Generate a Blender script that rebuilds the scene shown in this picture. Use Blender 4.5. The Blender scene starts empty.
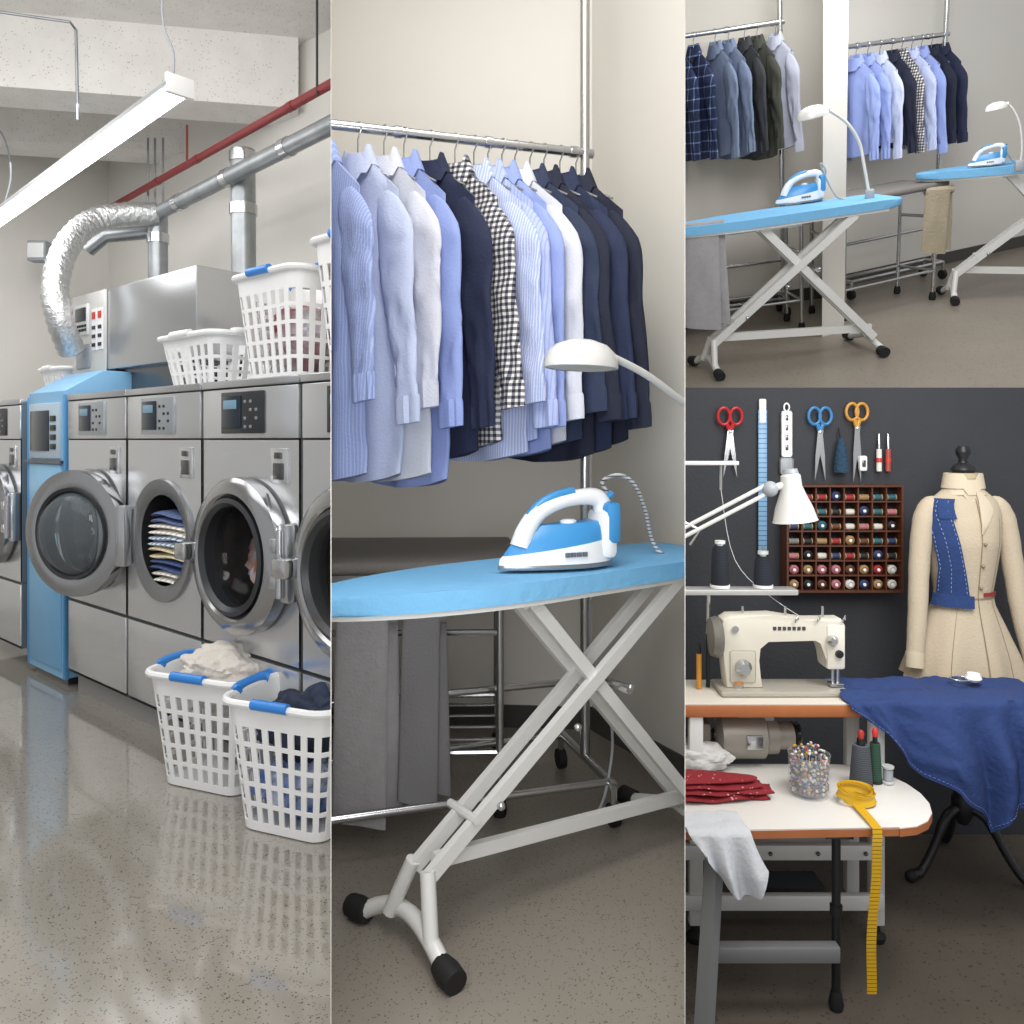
import bpy, bmesh, math, random
from mathutils import Vector as V, Matrix as MX, noise
random.seed(4)
PI = math.pi
COL = bpy.context.scene.collection
F, CX, HY = 800.0, 512.0, 440.0
CAM = V((0, 0, 1.3))
sc = bpy.context.scene
try:
    sc.view_settings.view_transform = 'Standard'
except Exception:
    pass

# ------------------------------------------------------------------ frames of the four rooms
class Fr:
    def __init__(s, k, M):
        s.k = k; s.M = M; s.I = M.inverted()
    def ray(s, x, y):
        return s.I @ CAM, s.I.to_3x3() @ V(((x-CX)/F, 1, (HY-y)/F))
    def P(s, x, y, h=None, d=None):
        o, r = s.ray(x, y)
        t = (h-o.z)/r.z if h is not None else (d-o.y)/r.y
        return o + r*t
    def W(s, x, y, p0, nn, off):
        """point seen at pixel x,y on the vertical plane 'off' in front of the wall through p0"""
        o, r = s.ray(x, y)
        return o + r*(((p0-nn*off)-o).dot(nn)/r.dot(nn))
A = Fr('A', MX.Identity(4))
B = Fr('B', MX.Identity(4))
D = Fr('D', MX.Translation((0, 0, -0.5)))
n_ = V((-300, -800, 2093)).normalized()
v_ = V((343, 800, 355)).normalized()
u_ = v_.cross(n_).normalized()
t_ = CAM - n_*1.575
Cf = Fr('C', MX(((u_.x, v_.x, n_.x, t_.x), (u_.y, v_.y, n_.y, t_.y), (u_.z, v_.z, n_.z, t_.z), (0, 0, 0, 1))))
ROOM = {}

# ------------------------------------------------------------------ materials
def lin(h):
    h = h.lstrip('#')
    o = []
    for i in (0, 2, 4):
        c = int(h[i:i+2], 16)/255
        o.append(c/12.92 if c <= .04045 else ((c+.055)/1.055)**2.4)
    return (o[0], o[1], o[2], 1)
MATS = {}
def mat(name, col, rough=.55, metal=0, noise_=None, bump=None, stripe=None, check=None, speck=None, emis=0, trans=0, alpha=1, spec=None, coat=0):
    if name in MATS: return MATS[name]
    m = bpy.data.materials.new(name); m.use_nodes = True
    nt = m.node_tree; N = nt.nodes; L = nt.links
    p = N['Principled BSDF']
    c = lin(col)
    p.inputs['Base Color'].default_value = c
    p.inputs['Roughness'].default_value = rough
    p.inputs['Metallic'].default_value = metal
    if spec is not None: p.inputs['Specular IOR Level'].default_value = spec
    if coat: p.inputs['Coat Weight'].default_value = coat; p.inputs['Coat Roughness'].default_value = .07
    tc = N.new('ShaderNodeTexCoord')
    def mix(fac, a, b):
        x = N.new('ShaderNodeMix'); x.data_type = 'RGBA'
        if isinstance(fac, float): x.inputs[0].default_value = fac
        else: L.new(fac, x.inputs[0])
        for s_, i in ((a, 6), (b, 7)):
            if isinstance(s_, tuple): x.inputs[i].default_value = s_
            else: L.new(s_, x.inputs[i])
        return x.outputs[2]
    def ramp(src, lo, hi):
        r = N.new('ShaderNodeMapRange'); L.new(src, r.inputs[0])
        r.inputs[1].default_value = lo; r.inputs[2].default_value = hi
        return r.outputs[0]
    cur = c
    if stripe:
        axis, period, c2, frac = stripe
        sp = N.new('ShaderNodeSeparateXYZ'); L.new(tc.outputs['Object'], sp.inputs[0])
        a = N.new('ShaderNodeMath'); a.operation = 'DIVIDE'; L.new(sp.outputs[axis], a.inputs[0]); a.inputs[1].default_value = period
        b = N.new('ShaderNodeMath'); b.operation = 'FRACT'; L.new(a.outputs[0], b.inputs[0])
        g = N.new('ShaderNodeMath'); g.operation = 'LESS_THAN'; L.new(b.outputs[0], g.inputs[0]); g.inputs[1].default_value = frac
        cur = mix(g.outputs[0], cur, lin(c2))
    if check:
        period, c2, c3, frac = check
        sp = N.new('ShaderNodeSeparateXYZ'); L.new(tc.outputs['Object'], sp.inputs[0])
        gs = []
        for ax in (0, 2):
            a = N.new('ShaderNodeMath'); a.operation = 'DIVIDE'; L.new(sp.outputs[ax], a.inputs[0]); a.inputs[1].default_value = period
            b = N.new('ShaderNodeMath'); b.operation = 'FRACT'; L.new(a.outputs[0], b.inputs[0])
            g = N.new('ShaderNodeMath'); g.operation = 'LESS_THAN'; L.new(b.outputs[0], g.inputs[0]); g.inputs[1].default_value = frac
            gs.append(g.outputs[0])
        cur = mix(gs[0], cur, lin(c2))
        k = N.new('ShaderNodeMath'); k.operation = 'MULTIPLY'; L.new(gs[0], k.inputs[0]); L.new(gs[1], k.inputs[1])
        cur = mix(gs[1], cur, lin(c2)); cur = mix(k.outputs[0], cur, lin(c3))
    if noise_:
        s_, amt, c2 = noise_
        nz = N.new('ShaderNodeTexNoise'); nz.inputs['Scale'].default_value = s_; nz.inputs['Detail'].default_value = 5
        L.new(tc.outputs['Object'], nz.inputs['Vector'])
        f = N.new('ShaderNodeMath'); f.operation = 'MULTIPLY'; L.new(ramp(nz.outputs[0], .35, .65), f.inputs[0]); f.inputs[1].default_value = amt
        cur = mix(f.outputs[0], cur, lin(c2))
    if speck:
        s_, th, c2 = speck
        vz = N.new('ShaderNodeTexVoronoi'); vz.inputs['Scale'].default_value = s_
        L.new(tc.outputs['Object'], vz.inputs['Vector'])
        g = N.new('ShaderNodeMath'); g.operation = 'LESS_THAN'; L.new(vz.outputs['Distance'], g.inputs[0]); g.inputs[1].default_value = th
        nz = N.new('ShaderNodeTexNoise'); nz.inputs['Scale'].default_value = s_*.4; L.new(tc.outputs['Object'], nz.inputs['Vector'])
        f = N.new('ShaderNodeMath'); f.operation = 'MULTIPLY'; L.new(g.outputs[0], f.inputs[0]); L.new(ramp(nz.outputs[0], .45, .55), f.inputs[1])
        cur = mix(f.outputs[0], cur, lin(c2))
    if not isinstance(cur, tuple): L.new(cur, p.inputs['Base Color'])
    if bump:
        s_, st = bump
        nz = N.new('ShaderNodeTexNoise'); nz.inputs['Scale'].default_value = s_; nz.inputs['Detail'].default_value = 6
        L.new(tc.outputs['Object'], nz.inputs['Vector'])
        b = N.new('ShaderNodeBump'); b.inputs['Strength'].default_value = st; b.inputs['Distance'].default_value = .02
        L.new(nz.outputs[0], b.inputs['Height']); L.new(b.outputs[0], p.inputs['Normal'])
    if emis:
        p.inputs['Emission Color'].default_value = c; p.inputs['Emission Strength'].default_value = emis
    if trans: p.inputs['Transmission Weight'].default_value = trans
    if alpha < 1: p.inputs['Alpha'].default_value = alpha
    MATS[name] = m
    return m

STEEL = mat('stainless', '#bcbec1', .25, .85)
STEEL2 = mat('stainless_light', '#d0d2d5', .24, .78)
DSTEEL = mat('dark_steel', '#6a6b6d', .25, .9)
RING = mat('door_steel', '#a9aaac', .18, .92)
CHROME = mat('chrome', '#c4c6c8', .2, .95)
GALV = mat('galvanized', '#a3a7aa', .38, .7, noise_=(9, .5, '#7b8084'))
FOIL = mat('foil', '#c8cacb', .28, .85, bump=(40, .6))
BLACKP = mat('black_plastic', '#16171a', .4)
DARKG = mat('dark_glass', '#101216', .06, 0, alpha=.25)
CLEARG = mat('clear_glass', '#8d979e', .05, 0, alpha=.3)
JARG = mat('jar_glass', '#dfe6ea', .05, 0, alpha=.14)
WHITEP = mat('white_plastic', '#e8e9ea', .4)
BLUEP = mat('blue_plastic', '#2f7fd0', .35)
LBLUE = mat('pale_blue_metal', '#7fb2d8', .4)
WHITEM = mat('white_metal', '#d4d5d3', .35, .1)
RED = mat('red_paint', '#7f2023', .45)
RUB = mat('rubber', '#101012', .7)
SCREEN = mat('screen', '#1b2733', .15)
GREYB = mat('grey_button', '#9aa0a6', .4)

# ------------------------------------------------------------------ mesh builder
class MB:
    def __init__(s): s.b = bmesh.new(); s.m = 0
    def merge(s, t, M=None):
        mp = {}
        for v in t.verts: mp[v] = s.b.verts.new(M @ v.co if M else v.co)
        for f in t.faces:
            try: g = s.b.faces.new([mp[v] for v in f.verts]); g.material_index = s.m
            except ValueError: pass
        t.free(); return s
    def face(s, pts):
        g = s.b.faces.new([s.b.verts.new(p) for p in pts]); g.material_index = s.m; return s
    def box(s, a, b, bev=0, M=None, seg=2):
        a = V(a); b = V(b)
        t = bmesh.new(); bmesh.ops.create_cube(t, size=1)
        for v in t.verts:
            v.co = V(((a.x+b.x)/2 + v.co.x*abs(b.x-a.x), (a.y+b.y)/2 + v.co.y*abs(b.y-a.y), (a.z+b.z)/2 + v.co.z*abs(b.z-a.z)))
        if bev: bmesh.ops.bevel(t, geom=t.edges[:], offset=bev, segments=seg, affect='EDGES', profile=.5)
        return s.merge(t, M)
    def loft(s, rings, cap=True, closed=True, loop=False):
        vs = [[s.b.verts.new(p) for p in r] for r in rings]
        n = len(vs[0])
        R = range(len(vs)) if loop else range(len(vs)-1)
        for i in R:
            a, b = vs[i], vs[(i+1) % len(vs)]
            for j in range(n if closed else n-1):
                k = (j+1) % n
                f = s.b.faces.new((a[j], a[k], b[k], b[j])); f.material_index = s.m
        if cap and not loop and closed:
            for r in (vs[0], vs[-1]):
                try: f = s.b.faces.new(r); f.material_index = s.m
                except ValueError: pass
        return s
    def tube(s, pts, r, n=10, closed=False, sx=1, cap=True):
        pts = [V(p) for p in pts]; N = len(pts); rings = []
        up = None
        for i, p in enumerate(pts):
            if closed: t = pts[(i+1) % N]-pts[i-1]
            else: t = pts[min(i+1, N-1)]-pts[max(i-1, 0)]
            t.normalize()
            if up is None:
                up = V((0, 0, 1)) if abs(t.z) < .9 else V((1, 0, 0))
            a = (up - t*up.dot(t))
            if a.length < 1e-5: a = t.orthogonal()
            a.normalize(); up = a; b = t.cross(a)
            rr = r[i] if isinstance(r, (list, tuple)) else r
            rings.append([p + a*(math.cos(2*PI*k/n)*rr) + b*(math.sin(2*PI*k/n)*rr*sx) for k in range(n)])
        return s.loft(rings, cap=cap, loop=closed)
    def lathe(s, prof, n=24, M=None, sy=1, cap=True):
        rings = []
        if prof[0] == prof[-1]: cap = False
        for r, z in prof:
            r = max(r, 1e-4)
            q = [V((r*math.cos(2*PI*k/n), r*sy*math.sin(2*PI*k/n), z)) for k in range(n)]
            rings.append([M @ p for p in q] if M else q)
        return s.loft(rings, cap=cap)
    def prism(s, poly, z0, z1, M=None, bev=0):
        t = bmesh.new()
        a = [t.verts.new((x, y, z0)) for x, y in poly]; b = [t.verts.new((x, y, z1)) for x, y in poly]
        n = len(poly)
        t.faces.new(a[::-1]); t.faces.new(b)
        for i in range(n): t.faces.new((a[i], a[(i+1) % n], b[(i+1) % n], b[i]))
        if bev:
            es = [e for e in t.edges if abs(e.verts[0].co.z-e.verts[1].co.z) < 1e-6]
            bmesh.ops.bevel(t, geom=es, offset=bev, segments=2, affect='EDGES', profile=.5)
        return s.merge(t, M)
    def grid(s, fn, nu, nv):
        vs = [[s.b.verts.new(fn(i/nu, j/nv)) for j in range(nv+1)] for i in range(nu+1)]
        for i in range(nu):
            for j in range(nv):
                f = s.b.faces.new((vs[i][j], vs[i+1][j], vs[i+1][j+1], vs[i][j+1])); f.material_index = s.m
        return s
    def ball(s, c, r, sub=2, sc3=(1, 1, 1), fn=None):
        if isinstance(r, (int, float)) and isinstance(sc3, tuple):
            t = bmesh.new(); bmesh.ops.create_icosphere(t, subdivisions=sub, radius=1)
            for v in t.verts:
                k = fn(v.co) if fn else 1
                v.co = V((v.co.x*r*sc3[0]*k+c[0], v.co.y*r*sc3[1]*k+c[1], v.co.z*r*sc3[2]*k+c[2]))
            return s.merge(t)
    def solid(s, th):
        bmesh.ops.recalc_face_normals(s.b, faces=s.b.faces[:])
        bmesh.ops.solidify(s.b, geom=s.b.faces[:], thickness=th); return s
    def build(s, name, mats, parent=None, ang=38, off=None):
        bmesh.ops.recalc_face_normals(s.b, faces=s.b.faces[:])
        if off is not None:
            for v in s.b.verts: v.co -= off
        me = bpy.data.meshes.new(name); s.b.to_mesh(me); s.b.free()
        for m in (mats if isinstance(mats, (list, tuple)) else [mats]): me.materials.append(m)
        me.polygons.foreach_set('use_smooth', [True]*len(me.polygons))
        try: me.set_sharp_from_angle(angle=math.radians(ang))
        except Exception: pass
        o = bpy.data.objects.new(name, me); COL.objects.link(o)
        if parent: o.parent = parent
        return o

def RZ(a): return MX.Rotation(a, 4, 'Z')
def T(*p): return MX.Translation(p if len(p) == 3 else p[0])
def tag(o, label, cat, group=None):
    o['label'] = label; o['category'] = cat
    if group: o['group'] = group
    return o
def thing(name, label, cat, fr, loc, rz=0, group=None):
    o = bpy.data.objects.new(name, None); COL.objects.link(o); o.empty_display_size = .1
    o.matrix_world = fr.M @ T(V(loc)) @ RZ(rz)
    ROOM[o] = fr; return tag(o, label, cat, group)
def solo(mb, name, mats, label, cat, fr, loc=(0, 0, 0), rz=0, group=None, world=False, ang=38):
    """one-mesh thing; world=True: mesh given in room coordinates, origin moved to loc"""
    o = mb.build(name, mats, off=V(loc) if world else None, ang=ang)
    o.matrix_world = fr.M @ T(V(loc)) @ RZ(rz)
    ROOM[o] = fr; return tag(o, label, cat, group)
def struct(mb, name, mats, fr, parent=None):
    o = mb.build(name, mats, parent)
    if not parent:
        o.matrix_world = fr.M.copy(); o['kind'] = 'structure'; ROOM[o] = fr
    return o
def dup(o, fr, loc, rz=0, label=None, group=None, parent=None):
    c = o.copy(); COL.objects.link(c)
    if parent: c.parent = parent
    else:
        c.matrix_world = fr.M @ T(V(loc)) @ RZ(rz); ROOM[c] = fr
        if label: c['label'] = label
        if group: c['group'] = group
    for ch in [x for x in bpy.data.objects if x.parent == o]: dup(ch, fr, None, parent=c)
    return c
def bez(p0, p1, p2, p3, n=12):
    p0, p1, p2, p3 = map(V, (p0, p1, p2, p3)); o = []
    for i in range(n+1):
        t = i/n; o.append(p0*(1-t)**3 + p1*3*t*(1-t)**2 + p2*3*t*t*(1-t) + p3*t**3)
    return o
def spline(pts, k=6):
    pts = [V(p) for p in pts]; o = []
    for i in range(len(pts)-1):
        a = pts[max(i-1, 0)]; b = pts[i]; c = pts[i+1]; d = pts[min(i+2, len(pts)-1)]
        for j in range(k):
            t = j/k
            o.append(.5*((2*b)+(c-a)*t+(2*a-5*b+4*c-d)*t*t+(3*b-a-3*c+d)*t**3))
    o.append(pts[-1]); return o
def lerp_tab(tab, x):
    if x <= tab[0][0]: return tab[0][1]
    for i in range(len(tab)-1):
        if x <= tab[i+1][0]:
            k = (x-tab[i][0])/(tab[i+1][0]-tab[i][0]); return tab[i][1]*(1-k)+tab[i+1][1]*k
    return tab[-1][1]
RX90 = MX.Rotation(PI/2, 4, 'X')     # local z -> -y

# ================================================================== ROOM A : laundry
FLOORA = mat('speckled_floor', '#959087', .09, 0, noise_=(1.5, .4, '#857f76'), speck=(130, .3, '#565049'), spec=1.0, coat=.9)
WALLW = mat('white_wall', '#e2e0db', .8, noise_=(2, .3, '#d5d2cc'))
CEILM = mat('rough_ceiling', '#eae8e5', .9, noise_=(6, .35, '#d7d4cf'), speck=(60, .18, '#a5a29c'), bump=(30, .3))
BETA = -math.atan2(.644, .765)
dvec = V((-.765, .644, 0)); bvec = V((.644, .765, 0))
P0 = V((-.745, 2.85, 0))
def RA(s, back=0, z=0): return P0 + dvec*s + bvec*back + V((0, 0, z))

struct(MB().box((-9, .9, -.05), (2, 9, 0)), 'floor', FLOORA, A)
m = MB()
a, b = RA(-2, 1.25), RA(4.6, 1.25); th = bvec*.1
m.loft([[a, b, b+th, a+th], [p+V((0, 0, 3.9)) for p in (a, b, b+th, a+th)]])
struct(m, 'wall_right', WALLW, A)
m = MB(); a, b = RA(4.5, 1.3), RA(4.5, -5); th = dvec*.1
m.loft([[a, b, b+th, a+th], [p+V((0, 0, 3.9)) for p in (a, b, b+th, a+th)]])
struct(m, 'wall_back', WALLW, A)
m = MB(); a, b, c, e = RA(-2.5, 1.4), RA(4.7, 1.4), RA(4.7, -5), RA(-2.5, -5)
m.loft([[p+V((0, 0, 3.75)) for p in (a, b, c, e)], [p+V((0, 0, 3.85)) for p in (a, b, c, e)]])
struct(m, 'ceiling', CEILM, A)
for i, (a, b, z0, w_) in enumerate(((V((-4.2, 4.33, 0)), V((-1.3, 4.87, 0)), 3.32, .3), (V((-6.5, 5.1, 0)), V((-2.1, 5.95, 0)), 3.42, .3))):
    q = [a, b, b+V((-.08, w_, 0)), a+V((-.08, w_, 0))]
    struct(MB().loft([[p+V((0, 0, z0)) for p in q], [p+V((0, 0, 3.76)) for p in q]]), 'trim_%d' % (i+1), CEILM, A)
m = MB(); q = [RA(-1.4, .03), RA(2.0, .03), RA(2.0, .9), RA(-1.4, .9)]
m.loft([q, [p+V((0, 0, .095)) for p in q]])
solo(m, 'machine_plinth', mat('plinth_grey', '#8d8d8b', .6), 'long low grey plinth running under the row of silver washers', 'plinth', A, RA(0, .4), world=True)

WW, WH = .668, 1.535
def plate_hole(m, x0, x1, z0, z1, cx, cz, r, y=0):
    ang = [2*PI*k/36 for k in range(36)]
    for X in (x0, x1):
        for Z in (z0, z1): ang.append(math.atan2(Z-cz, X-cx) % (2*PI))
    ang = sorted(ang); inn = []; out = []
    for a in ang:
        c, s_ = math.cos(a), math.sin(a)
        t = min(((x1-cx)/c if c > 0 else (x0-cx)/c) if abs(c) > 1e-6 else 9, ((z1-cz)/s_ if s_ > 0 else (z0-cz)/s_) if abs(s_) > 1e-6 else 9)
        inn.append(V((cx+r*c, y, cz+r*s_))); out.append(V((cx+t*c, y, cz+t*s_)))
    m.loft([inn, out], cap=False)
def door_parts(root, hx, hz, ang, hs, clear):
    """door hinged at (hx,0,hz); disc centre at hs*.3"""
    m = MB(); M = T(hs*.3, 0, 0) @ RX90
    m.lathe([(.205, -.02), (.21, .03), (.24, .055), (.275, .05), (.297, .03), (.3, 0), (.297, -.02), (.25, -.03), (.205, -.02)], 44, M)
    d = m.build('door', RING, root); d.location = (hx, -.035, hz); d.rotation_euler = (0, 0, ang)
    m = MB().lathe([(.21, .03), (.2, .01), (.19, -.03), (.16, -.07), (.1, -.095), (0.0, -.1)], 36, M, cap=False)
    m.build('door_glass', CLEARG if clear else DARKG, d)
    m = MB().lathe([(.206, .02), (.222, .055), (.205, .062), (.19, .045), (.2, -.028), (.215, -.036), (.206, .02)], 40, M)
    m.build('door_seal', mat('seal_dark', '#2a2c30', .35), d)
    m = MB(); m.box((hs*.55, -.1, -.035), (hs*.63, -.03, .035), .012); m.box((hs*.6, -.075, -.012), (hs*.66, -.055, .012), .004)
    m.build('door_handle', CHROME, d)
    m = MB(); m.box((-.03, -.02, -.14), (.03, .03, .14), .01)
    m.tube([(0, -.03, -.12), (0, -.03, .12)], .014)
    m.box((0, -.05, -.09), (hs*.06, -.015, -.04), .006); m.box((0, -.05, .04), (hs*.06, -.015, .09), .006)
    m.build('hinge', STEEL, d)
def washer(s_left, label, hinge, ang=0, clear=False, panel='dark'):
    r = thing('washing_machine', label, 'washing machine', A, RA(s_left, 0, 0), BETA, 'row of silver front-loading washers')
    w, h, D_ = WW, WH, .82
    m = MB()
    m.face([(0, 0, .1), (0, D_, .1), (0, D_, h), (0, 0, h)]); m.face([(w, 0, .1), (w, D_, .1), (w, D_, h), (w, 0, h)])
    m.face([(0, D_, .1), (w, D_, .1), (w, D_, h), (0, D_, h)]); m.face([(0, 0, .1), (w, 0, .1), (w, D_, .1), (0, D_, .1)])
    m.box((-.002, -.012, h-.03), (w+.002, D_, h), .006)
    m.build('cabinet', STEEL, r)
    cx, cz = (w*.5, .86)
    m = MB(); plate_hole(m, .006, w-.006, .485, 1.3, cx, cz, .232, -.004)
    m.build('front_panel', STEEL2, r)
    MB().box((.006, -.008, 1.306), (w-.006, .03, 1.5), .004).build('upper_panel', STEEL2, r)
    MB().lathe([(.232, -.01), (.232, .35), (.2, .38), (0, .38)], 36, T(cx, 0, cz) @ MX.Rotation(-PI/2, 4, 'X'), cap=False).build('drum', DSTEEL, r)
    MB().box((.006, -.006, .115), (w-.006, .04, .47), .004).build('lower_panel', STEEL2, r)
    MB().box((.0, .004, .47), (w, .05, .485)).build('seam', BLACKP, r)
    x0, x1 = (.24, .68)
    m = MB().box((w*x0, -.018, 1.325), (w*x1, -.006, 1.487), .004)
    cp = m.build('control_panel', mat('panel_charcoal', '#26282c', .3) if panel == 'dark' else mat('silver_panel', '#a4a9af', .3, .5), r)
    MB().box((w*(x0+.02), -.022, 1.345), (w*(x0+.22), -.017, 1.472), .002).build('display', SCREEN, cp)
    MB().box((w*(x0+.04), -.024, 1.42), (w*(x0+.18), -.021, 1.455), .001).build('readout', mat('readout_blue', '#6f93a8', .3), cp)
    for i in range(3):
        for j in range(4):
            if (i+j) % 3 != 2: MB().box((w*(x0+.25)+i*.038, -.021, 1.345+j*.032), (w*(x0+.25)+i*.038+.016, -.017, 1.357+j*.032), .002).build('button', mat('button_dim', '#7c838a', .4) if panel == 'dark' else BLACKP, cp)
    m = MB(); m.box((w*.74, -.012, 1.14), (w*.9, -.003, 1.27), .004); m.m = 1; m.box((w*.77, -.016, 1.155), (w*.87, -.011, 1.215), .003); m.box((w*.79, -.02, 1.232), (w*.85, -.011, 1.255), .003)
    m.build('coin_slot', [STEEL2, DSTEEL], r)
    if hinge == 'left': door_parts(r, cx-.3, cz, ang, 1, clear)
    else: door_parts(r, cx+.3, cz, ang, -1, clear)
    m = MB().lathe([(.2, -.0), (.235, .012), (.268, .014), (.272, 0), (.2, -.0)], 40, T(cx, -.004, cz) @ RX90)
    m.build('door_frame', mat('frame_steel', '#8d8f92', .25, .85), r)
    return r
washer(0.0, 'silver washer cut off at the far right, beside the washer with the closed dark door', 'right')
washer(.68, 'big silver washer with closed round door behind the white laundry baskets', 'right')
washer(1.36, 'silver washer with striped laundry inside and its round door folded open', 'left', math.radians(-160), True, 'light')
washer(2.04, 'silver washer mostly hidden behind the open round door', 'right', 0, False, 'light')
washer(3.37, 'silver washer at the far end beyond the light blue machine', 'right')

def folded(label, s, back, z, mt, w=.3, h=.05, seed=0, grp=None):
    random.seed(seed)
    m = MB()
    for k in range(2):
        x0, x1 = -w/2+random.uniform(0, .02), w/2-random.uniform(0, .03); sg = random.uniform(-.006, .006)
        rg = []
        for i in range(13):
            u = i/12; x = x0+(x1-x0)*u; zc = (k+.5)*h/2+sg*math.sin(u*PI*2)-.012*(2*u-1)**2
            rg.append([V((x, .04+.11*math.cos(t)*(1-.2*(2*u-1)**4), zc+h*.27*math.sin(t)*(1-.3*(2*u-1)**6))) for t in [2*PI*q/14 for q in range(14)]])
        m.loft(rg)
    return solo(m, 'folded_towel', mt, label, 'towel', A, RA(s, back, z), BETA, grp)
cols = [('#e9e6df', 'cream towel at the bottom of the open washer drum'), ('#3b4f7d', 'navy striped towel low in the open washer drum'), ('#d8cba6', 'tan folded towel in the open washer drum'), ('#cfdbe8', 'pale blue striped towel in the open washer drum'), ('#f1eee8', 'white towel with thin blue stripes in the open washer drum'), ('#5a6b93', 'blue grey towel on top of the pile in the open washer drum')]
for i, (c, l) in enumerate(cols):
    mt = mat('towel%d' % i, c, .9, stripe=(0, .045, '#4a5c8c' if i % 2 else '#b9b4a8', .25), bump=(80, .3))
    folded(l, 1.0, .06, .67+i*.052, mt, .28+.13*math.sin(PI*(i+1)/8), .056, i)
m = MB().ball((0, 0, 0), .19, 4, (1, .6, .8), lambda c: 1+.3*noise.noise(c*3)+.12*noise.noise(c*8))
solo(m, 'laundry_load', mat('brown_load', '#a5653f', .9, noise_=(10, .9, '#c9cdd8')), 'brown and pale laundry seen behind the closed dark washer door', 'laundry', A, RA(.34, .16, .8), BETA)

# light blue machine
r = thing('payment_machine', 'tall light blue machine with a screen between the silver washers', 'machine', A, RA(2.6, .0), BETA)
m = MB(); w = .5
m.prism([(0, 0.04), (.4, 0.04), (.4, 1.68), (.2, 1.68), (0, 1.56)], 0, w, M=MX(((0, 0, 1, 0), (1, 0, 0, 0), (0, 1, 0, 0), (0, 0, 0, 1))), bev=.008)
m.build('cabinet', LBLUE, r)
MB().box((.03, .03, 0), (w-.03, .35, .05)).build('base', DSTEEL, r)
MB().box((-.01, -.004, .04), (.012, .02, 1.54), .003).build('edge_trim', mat('blue_edge', '#4f8fc0', .4), r)
MB().box((w-.012, -.004, .04), (w+.01, .02, 1.54), .003).build('edge_trim', MATS['blue_edge'], r)
MB().box((.03, -.008, .08), (w-.03, .01, .8), .004).build('lower_door', mat('blue_door', '#6fa9d2', .4), r)
MB().box((.03, -.008, .84), (w-.03, .01, 1.17), .004).build('middle_door', mat('blue_door2', '#8abfe2', .4), r)
cp = MB().box((.04, -.012, 1.2), (w-.04, .01, 1.5), .004).build('control_panel', mat('blue_grey_panel', '#a9bccb', .35), r)
MB().box((.07, -.018, 1.24), (w*.66, -.008, 1.46), .003).build('display', SCREEN, cp)
for k in range(4): MB().box((w*.7, -.018, 1.25+.05*k), (w*.84, -.008, 1.28+.05*k), .003).build('button', BLACKP, cp)
MB().box((.4, -.02, .5), (.43, 0, .56), .004).build('lock', CHROME, r)
MB().box((.0, -.02, 1.175), (w, .0, 1.19)).build('trim_strip', DSTEEL, r)

r = thing('extractor_unit', 'big brushed steel cabinet standing on top behind the washers', 'ventilation unit', A, RA(2.75, .3, 1.54), BETA)
L_ = 1.45
MB().box((0, 0, .16), (L_, .75, .62), .01).build('cabinet', STEEL, r)
MB().box((.03, .05, .0), (L_-.05, .7, .16)).build('base', DSTEEL, r)
MB().box((.5, .02, .02), (.52, .06, .16)).build('base_post', BLACKP, r)
MB().box((0, -.01, .14), (.46, .0, .62), .004).build('side_panel', mat('pale_panel', '#cfcfcd', .35, .3), r)
cp = MB().box((.06, -.02, .38), (.24, -.008, .56), .004).build('control_panel', mat('panel_white', '#e2e4e4', .4), r)
MB().box((.08, -.026, .46), (.22, -.018, .54), .003).build('display', SCREEN, cp)
for i in range(4):
    for j in range(2): MB().box((.08+.04*i, -.026, .4+.025*j), (.105+.04*i, -.018, .415+.025*j)).build('button', BLACKP, cp)
for k in range(2):
    lb = MB().box((.29+.08*k, -.016, .28), (.35+.08*k, -.008, .52)).build('warning_label', WHITEP, r)
    MB().box((.3+.08*k, -.02, .46), (.34+.08*k, -.014, .5)).build('red_mark', mat('label_red', '#c0392b', .5), lb)
    for j in range(3): MB().box((.3+.08*k, -.02, .3+.05*j), (.34+.08*k, -.014, .32+.05*j)).build('dark_mark', BLACKP, lb)
MB().box((.08, -.02, .18), (.26, -.008, .32), .01).build('vent_grille', GREYB, r)

def duct(name, pts, rad, mt, label, cat='duct', ribs=0, col=None, n=16):
    r = thing(name, label, cat, A, pts[0])
    m = MB()
    if ribs:
        q = spline(pts, ribs); m.tube(q, [rad*(1+.09*(i % 2)) for i in range(len(q))], n)
    else: m.tube(pts, rad, n)
    m.build('pipe', mt, r, off=V(pts[0]))
    if col:
        for k in col:
            a, b = V(pts[0]), V(pts[-1]); c = a.lerp(b, k); t = (b-a).normalized()
            MB().tube([c-t*.03, c+t*.03], rad*1.13, n).build('joint_band', CHROME if mt is GALV else mt, r, off=V(pts[0]))
    return r
p = lambda x, y, d: A.P(x, y, d=d)
duct('exhaust_duct', [p(158, 213, 5.1), p(345, 118, 3.75)], .045, GALV, 'long slanting galvanized duct running under the red pipe', col=(.15, .45, .75))
duct('flexible_duct', [p(72, 352, 4.65), p(60, 320, 4.55), p(55, 285, 4.6), p(66, 248, 4.75), p(88, 224, 4.9), p(118, 215, 5.0), p(158, 214, 5.1)], .07, FOIL, 'crinkled silver flexible duct curving down to the steel cabinet', ribs=9)
duct('exhaust_duct', [p(158, 285, 5.15), p(158, 208, 5.15)], .06, GALV, 'short upright duct rising from the steel cabinet', col=(.6,))
duct('exhaust_duct', [p(244, 300, 4.55), p(243, 150, 4.55)], .068, GALV, 'tall upright galvanized duct behind the blue handled basket', col=(.1, .6, .95))
duct('flexible_duct', [p(88, 250, 5.2), p(105, 236, 5.2), p(150, 232, 5.3)], .045, GALV, 'thin elbow duct just under the silver flexible duct')
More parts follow.
